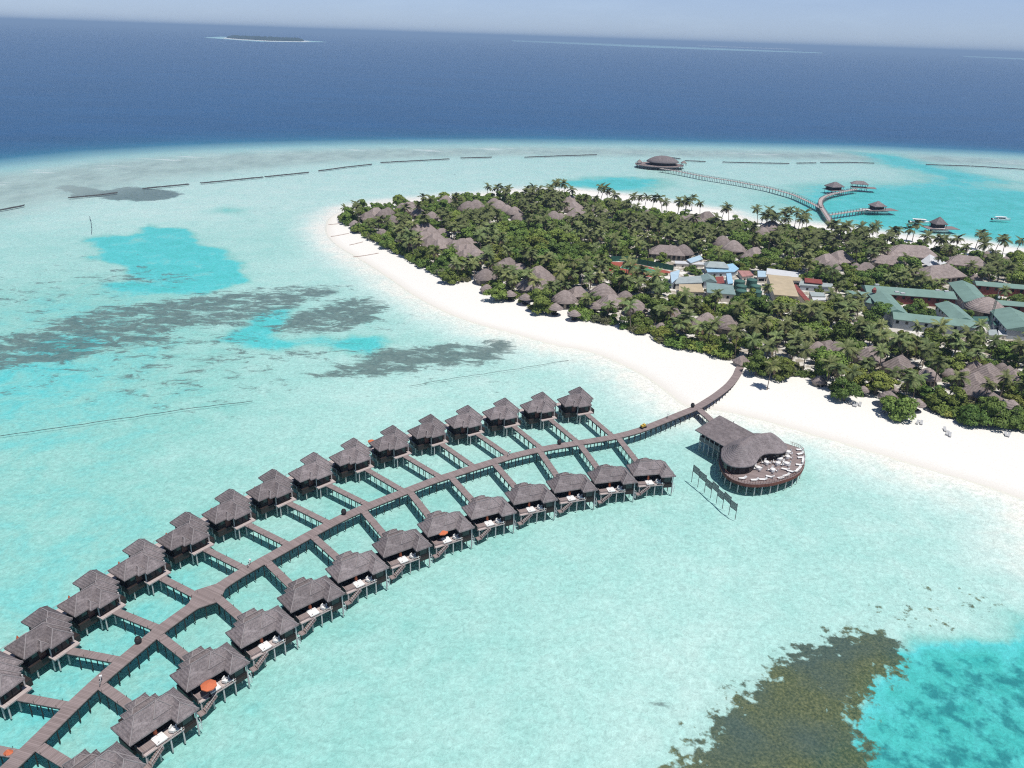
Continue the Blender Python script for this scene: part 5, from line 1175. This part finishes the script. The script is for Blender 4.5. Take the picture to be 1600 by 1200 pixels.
# ------------------------------------------------------------------ far piers and their pavilions
def pier(pxs, label, wd=2.4, z=2.0, name='boardwalk', step=4.0):
    ln = deck_line(pxs, z, 1.5, 8); ln = [Vector((p.x, p.y, 0)) for p in ln]; r = empty(name, ln[0]); tag(r, label, 'boardwalk')
    b = MB(); ribbon(b, ln, wd, z-.25, z); part('deck', b, M['plank_light'], r)
    b = MB()
    for s_ in (-1, 1): ribbon(b, [p + side(ln, i)[0]*s_*(wd/2-.1) for i, p in enumerate(ln)], .08, z+.85, z+.95)
    part('handrail', b, M['plank'], r)
    k = max(2, int(step/1.5))
    for i in range(1, len(ln)-1, k):
        p = ln[i]; s, d = side(ln, i); b = MB()
        for q in (-1, 1): b.cyl(p+s*q*(wd/2-.1)+Vector((0,0,-1)), p+s*q*(wd/2-.1)+Vector((0,0,z+.9)), .14, n=5)
        b.bar(p-s*wd/2+Vector((0,0,z-.4)), p+s*wd/2+Vector((0,0,z-.4)), .2, .22); part('trestle', b, M['plank'], r)
    return ln
PIER = [(1032,263),(1060,267.5),(1100,275.5),(1150,283.5),(1200,293),(1240,304),(1264,315),(1283,325)]
pier(PIER, 'very long curved pier from the island to the round far restaurant', 2.6)
pier([(1302,352),(1296,343),(1290,334),(1284,325),(1281.5,319),(1282,313.5),(1286,309),(1293,305.5),(1303,302),(1320,298.5),(1338,295.5)], 'curved pier from the far beach forking towards the two spa pavilions', 2.8)
pier([(1295.5,335.5),(1310,333.5),(1330,330.5),(1352,327.5)], 'straight pier running east to the arrival pavilion', 2.4)
def pavilion(name, px, w_, d_, rot, label, zr=6.2, deck=None, walls=True):
    g = G(*px, 2); r = empty(name, (g.x, g.y, 0), math.radians(rot)); tag(r, label, 'pavilion')
    b = MB(); b.hip(-w_/2, w_/2, -d_/2, d_/2, 4.4, zr, None, None, .3); b.build('roof', M['shingle'], r)
    dw, dd, ox, oy = deck or (w_*1.1, d_*1.15, 0, 0)
    b = MB(); b.box((ox, oy, 1.9), (dw, dd, .25)); b.build('deck', M['plank'], r)
    for x in (-.42, -.14, .14, .42):
        for y in (-.42, .42):
            b = MB(); b.cyl((w_*x, d_*y, -1), (w_*x, d_*y, 4.5), .14, n=6); b.build('post', M['darkwood'], r)
    if walls: b = MB(); b.bx(-w_*.38, w_*.38, -d_*.3, d_*.4, 2.03, 4.45); b.build('wall', M['darkwall'], r)
    return r
pavilion('spa_pavilion', (1303,296), 11, 9, 20, 'stilted spa pavilion at the bend of the forked pier, the nearer of two', 7.4)
pavilion('spa_pavilion', (1342,292), 12, 7, -12, 'open spa pavilion with a sun deck at the tip of the forked pier', 6.4, (17, 7.5, 3, -1), False)
pavilion('arrival_pavilion', (1370,327), 8.5, 8, 10, 'small square arrival pavilion on a wide jetty with white boats alongside', 7.2, (20, 8, 2, -1))
pavilion('dive_pavilion', (1465,355), 7.5, 7, 5, 'small square-roofed pavilion on a jetty close to the far beach palms', 8.0, (19, 8, 1, -1))
# round restaurant on the reef
g = G(1035, 257, 2); rr = empty('reef_restaurant', (g.x, g.y, 0)); tag(rr, 'large oval thatched restaurant on stilts at the far end of the long pier', 'restaurant')
b = MB(); b.lathe([(13.2, 4.2), (13.4, 4.6), (11, 6.3), (7.5, 7.9), (3.5, 8.8), (0, 9.1)], 28, sx=1.0, sy=.8); b.lathe([(13.2, 4.2), (5, 4.6)], 28, sy=.8); b.build('roof', M['shingle'], rr)
b = MB(); b.lathe([(10.8, 2.0), (10.8, 4.6)], 24, sy=.78); b.build('wall', M['darkwall'], rr)
b = MB(); b.lathe([(0, 2.0), (20, 2.0), (20, 1.5), (0, 1.5)], 28, (-2.5, 0), 1.0, .72, smooth=False); b.build('deck', M['plank'], rr)
for k in range(26):
    a = 2*math.pi*k/26; b = MB(); b.cyl((-2.5+19*math.cos(a), 19*.72*math.sin(a), -1), (-2.5+19*math.cos(a), 19*.72*math.sin(a), 1.6), .22, n=5); b.build('post', M['darkwood'], rr)
b = MB()
for k in range(40):
    a, c_ = 2*math.pi*k/40, 2*math.pi*(k+1)/40; b.bar((-2.5+19.6*math.cos(a), 19.6*.72*math.sin(a), 2.9), (-2.5+19.6*math.cos(c_), 19.6*.72*math.sin(c_), 2.9), .1, .1); b.cyl((-2.5+19.6*math.cos(a), 19.6*.72*math.sin(a), 2), (-2.5+19.6*math.cos(a), 19.6*.72*math.sin(a), 2.9), .06, n=4)
b.build('railing', M['darkwood'], rr)
for dx_, w_ in ((17.5, 4.5), (-19, 3.5)):
    b = MB(); b.hip(dx_-w_/2, dx_+w_/2, -2, 2, 3.9, 5.6, None, None, .25); b.build('side_roof', M['thatch'], rr)
    for x in (-.4, .4):
        for y in (-1.6, 1.6): b = MB(); b.cyl((dx_+w_*x, y, 1.5), (dx_+w_*x, y, 4), .1, n=5); b.build('post', M['darkwood'], rr)

# ------------------------------------------------------------------ boats
M['hull'] = simple('white_hull', (.80, .80, .79), .3, .04, 1, .5)
def make_boat():
    r = empty('motor_boat'); b = MB(); L, W = 11.5, 3.1; sec = []
    for i in range(9):
        t = i/8; x = -L/2+L*t; hw = W/2*(1 if t < .55 else math.cos((t-.55)/.45*1.45)); sh = .95+.45*t*t
        sec.append([(x, -hw, sh), (x, -hw*.82, .1), (x, 0, -.25+.3*t*t), (x, hw*.82, .1), (x, hw, sh)])
    vs = [p for s in sec for p in s]; b.add(vs, [(i*5+j, i*5+j+1, (i+1)*5+j+1, (i+1)*5+j) for i in range(8) for j in range(4)], smooth=True); b.add(sec[0], [(0,1,2,3,4)])
    b.build('hull', M['hull'], r)
    b = MB(); b.add([(s[0][0], s[0][1]*.96, s[0][2]-.06) for s in sec] + [(s[4][0], s[4][1]*.96, s[4][2]-.06) for s in sec], [(i, i+1, 10+i, 9+i) for i in range(8)]); b.build('deck', M['white'], r)
    b = MB(); b.prism([(-2.6,-1.1),(2.0,-1.1),(3.0,-.6),(3.0,.6),(2.0,1.1),(-2.6,1.1)], 1.0, 2.0); b.build('cabin', M['hull'], r)
    for s_ in (-1, 1): b = MB(); b.bx(-2.2, 1.8, s_*1.12-.02, s_*1.12+.02, 1.35, 1.85); b.build('window', M['glass'], r)
    b = MB(); b.prism([(-4.2,-1.3),(2.3,-1.3),(3.0,-.7),(3.0,.7),(2.3,1.3),(-4.2,1.3)], 2.3, 2.42)
    b.build('canopy', M['white'], r)
    for x in (-4.0, -1, 2.0):
        for y in (-1.2, 1.2): b = MB(); b.cyl((x, y, .9), (x, y, 2.3), .035, n=5); b.build('canopy_post', M['metal'], r)
    for y in (-.5, .5): b = MB(); b.bx(-L/2-.5, -L/2+.05, y-.2, y+.2, .2, 1.3); b.build('outboard_motor', M['iron'], r)
    b = MB(); b.tube([(2.6,-1.2,1.35), (2.8,-1.1,1.95), (5.3,-.25,2.1), (5.3,.25,2.1), (2.8,1.1,1.95), (2.6,1.2,1.35)], [.025]*6, 4); b.build('bow_rail', M['metal'], r); return r
for px, s, a, lab in (((1564,344.5), .95, -4, 'white motor boat moored alone in the turquoise lagoon at the right edge'), ((1352,332), .85, -6, 'white boat moored at the left end of the arrival jetty'), ((1373,333), 1.0, -4, 'white boat moored below the arrival pavilion'), ((1437,349), 1.05, -8, 'white boat moored behind the beach palms left of the far jetty'), ((1468,362), .85, -4, 'small white boat alongside the jetty by the far beach palms')):
    g = G(*px, 0); o = inst('boat', make_boat, (g.x, g.y, 0), math.radians(a), lab, 'boat', 'white boats in the lagoon'); o.scale = (s, s, s)

# ------------------------------------------------------------------ breakwaters, groynes, pipe
def rubble(pxs, w_, h, label, name, cat, grp, mat='rock', step=2.0, seed=1):
    ln = smooth_line(resample([G(x, y, 0) for x, y in pxs], step), 2); r = random.Random(seed); b = MB(); n = len(ln)
    vs = []
    for i, p in enumerate(ln):
        s, d = side(ln, i)
        for k, (o_, z) in enumerate(((-1, -.35), (-.62, .55), (-.2, 1), (.25, .95), (.66, .5), (1, -.35))):
            q = p + s*o_*w_/2*(1+r.uniform(-.2, .2)) + d*r.uniform(-.4, .4)*step; vs.append((q.x, q.y, z*h*(1+r.uniform(-.28, .28)) if z > 0 else z))
    b.add(vs, [(i*6+j, (i+1)*6+j, (i+1)*6+j+1, i*6+j+1)[::-1] for i in range(n-1) for j in range(5)]); o = b.build(name, M[mat], None); tag(o, label, cat, grp); return o
BW = [([(-40,334),(0,328),(42,320)], 'at the left edge of the frame'), ([(108,309),(150,305),(186,300.5)], 'through the dark coral patch'), ([(222,294.5),(260,291),(296,287.5)], 'just right of the dark coral patch'), ([(313,286),(360,281.5),(412,276.5)], 'second right of the coral patch'), ([(415,276),(450,272.5),(485,269)], 'joining the end of the longest left wall'),
      ([(497,267),(540,261),(582,256.5)], 'right above the western point of the island'), ([(594,254),(650,251),(705,248)], 'far behind the western point'), ([(720,246.8),(770,245.4)], 'short, left of the foam line'), ([(820,245.5),(870,243.6),(935,241.5)], 'left of the reef restaurant'), ([(1046,245.5),(1064,248.5)], 'tiny, behind the reef restaurant'),
      ([(1070,251),(1106,252.5)], 'short, right of the reef restaurant'), ([(1129,253),(1180,254.4),(1235,255.3)], 'behind the long pier'), ([(1245,254.8),(1278,254.4)], 'short, beyond the spa pavilions'), ([(1282,254),(1325,253.6),(1368,255)], 'left of the reef channel'), ([(1447,257),(1520,259.5),(1600,264.5),(1660,269)], 'right of the reef channel')]
for k, (pl, lab) in enumerate(BW): rubble(pl, 1.2, .38, f'low dark rock breakwater along the outer reef, {lab}', 'breakwater', 'breakwater', 'rock breakwaters along the outer reef', seed=k+3)
for k, (pl, lab) in enumerate((([(513,348.5),(531,348)], 'farthest'), ([(517,367),(547,364)], 'second farthest'), ([(546,381),(568,378)], 'third farthest'), ([(552,398.5),(592,395)], 'nearest'))):
    M.setdefault('sandbag', simple('sandbags', (.46, .38, .34), .9, .2, 2)); b = MB(); ln = resample([G(x, y, 1.0) for x, y in pl], 1.2)
    ln = [Vector((p.x, p.y, max(.05, ground_z(p)) + .12)) for p in ln]; b.tube(ln, [.22 + .06*math.sin(i_*2.3) for i_ in range(len(ln))], 6); tag(b.build('groyne', M['sandbag'], None), f'low brown groyne of sandbags on the tip of the beach, {lab} of four', 'groyne', 'groynes on the tip of the beach')
def pipe(pxs, label, rad=.16):
    ln = smooth_line(resample([G(x, y, -.25) for x, y in pxs], 3), 2); b = MB(); r = random.Random(3); ln = [p + Vector((r.uniform(-.2, .2), r.uniform(-.2, .2), r.uniform(-.12, .02))) for p in ln]
    b.tube(ln, [rad]*len(ln), 5); tag(b.build('sea_pipe', M['rock'], None), label, 'pipe')
pipe([(-40,687),(0,681),(100,667),(200,652),(300,637.5),(400,625.5)], 'thin dark pipe lying on the lagoon floor at the left edge', .075)
pipe([(640,603),(700,592),(780,580.5),(890,562.5)], 'thin dark pipe on the lagoon floor between the lagoon villas and the beach', .055)
pipe([(140,338),(143,350),(143,366)], 'thin mooring line standing above the turquoise pool', .12)

# ------------------------------------------------------------------ loungers on the beach
def cE2(x, y): return (1300+x/5.333, 480+y/5.333)
M['grey_fabric'] = simple('grey_fabric', (.50, .50, .50), .8, .05, 3)
def make_beach_lounger():
    r = make_lounger(); r.name = 'beach_lounger'
    for c_ in r.children:
        if c_.name.startswith(('mattress', 'backrest')): c_.data.materials[0] = M['grey_fabric']
    return r
for k, (x, y) in enumerate(((150,808),(178,822),(200,828),(232,822),(405,872),(430,880),(465,885),(578,925),(710,972),(742,975),(938,1030),(958,1062),(980,1075),(1445,1072),(1468,1078))):
    g = G(*cE2(x, y), 1.4); o = inst('beachlounger', make_beach_lounger, (g.x, g.y, ground_z(g)), 1.1+.2*math.sin(k*2.1), f'grey sun lounger on the white sand, {ORD[k+1]} from the boardwalk along the eastern beach', 'sun lounger', 'sun loungers on the beach')

# ------------------------------------------------------------------ far atoll islands
def far_bank(pxs, z, mat, name):
    P_ = [G(x, y, z) for x, y in pxs]; n = len(P_); a = sum(P_[i].x*P_[(i+1) % n].y-P_[(i+1) % n].x*P_[i].y for i in range(n))
    if a < 0: P_.reverse()
    b = MB(); b.add([tuple(p) for p in P_] + [(p.x, p.y, -2) for p in P_], [tuple(range(n))] + [((i+1) % n, i, n+i, n+(i+1) % n) for i in range(n)]); return tag(b.build(name, mat, None), kind='structure')
fs = simple('far_sand', (.88, .87, .84), .9, .05, .01); ft = simple('far_shallows', (.40, .68, .70), .6, .15, .003)
far_bank([(318,58.6),(345,57.2),(400,60.0),(470,62.8),(512,65.6),(470,65.9),(400,64.8),(350,61.2)], .3, ft, 'reef')
far_bank([(346,59.6),(358,58.2),(400,60.2),(470,62.9),(486,64.6),(476,65.4),(420,64.6),(366,61.6)], 1.2, fs, 'island_beach')
far_bank([(268,40.9),(330,42.2),(400,44.4),(452,46.2),(452,46.7),(400,45.6),(330,43.7),(268,41.9)], .3, fs, 'sandbank')
far_bank([(690,55.6),(740,57.6),(800,59.4),(868,61.6),(868,62.2),(800,60.5),(740,58.9),(690,56.6)], .3, ft, 'reef')
far_bank([(800,62.6),(900,66.2),(1000,70.2),(1130,75.6),(1285,82.2),(1285,83.2),(1130,78.4),(1000,73.6),(900,69.0),(800,64.4)], .3, ft, 'reef')
far_bank([(1090,70.6),(1160,72.8),(1240,76.2),(1240,77.4),(1160,74.6),(1090,72.0)], .6, fs, 'sandbank')
far_bank([(1505,87.2),(1560,89.4),(1640,92.8),(1640,95.0),(1560,91.2),(1505,88.6)], .6, ft, 'reef')
FARLEAF = simple('far_canopy', (.028, .048, .020), .9, .35, .03)
def forest(pxs, h, n, name, seed):
    """a far wooded island seen as one mass: a rough hummocky canopy"""
    poly = np.array([tuple(G(x, y, 1.2))[:2] for x, y in pxs]); r = np.random.default_rng(seed); lo, hi = poly.min(0), poly.max(0); b = MB(); k = 0
    while k < n:
        p = r.uniform(lo, hi); s_ = float(sdf(p[None], poly)[0])
        if s_ > -6: continue
        rad = r.uniform(9, 20); hh = h*r.uniform(.6, 1.25)*min(1, .45-s_/70); m_ = 7
        b.lathe([(rad, .8), (rad*1.05, hh*.45), (rad*.75, hh*.8), (rad*.3, hh), (0, hh*1.02)], m_, (p[0], p[1]), 1, r.uniform(.7, 1.3), smooth=False); k += 1
    return tag(b.build(name, FARLEAF, None), kind='stuff')
forest([(354,59.4),(362,58.6),(400,60.4),(468,63.0),(477,64.3),(472,64.8),(420,63.8),(372,61.0)], 22, 520, 'far_island_forest', 5)
forest([(700,55.8),(760,57.9),(775,58.4),(775,58.8),(740,57.8),(700,56.2)], 26, 60, 'far_islet_trees', 6)
forest([(1130,72.0),(1180,73.8),(1210,75.2),(1210,75.5),(1170,74.2),(1130,72.4)], 22, 70, 'far_sandbank_trees', 7)
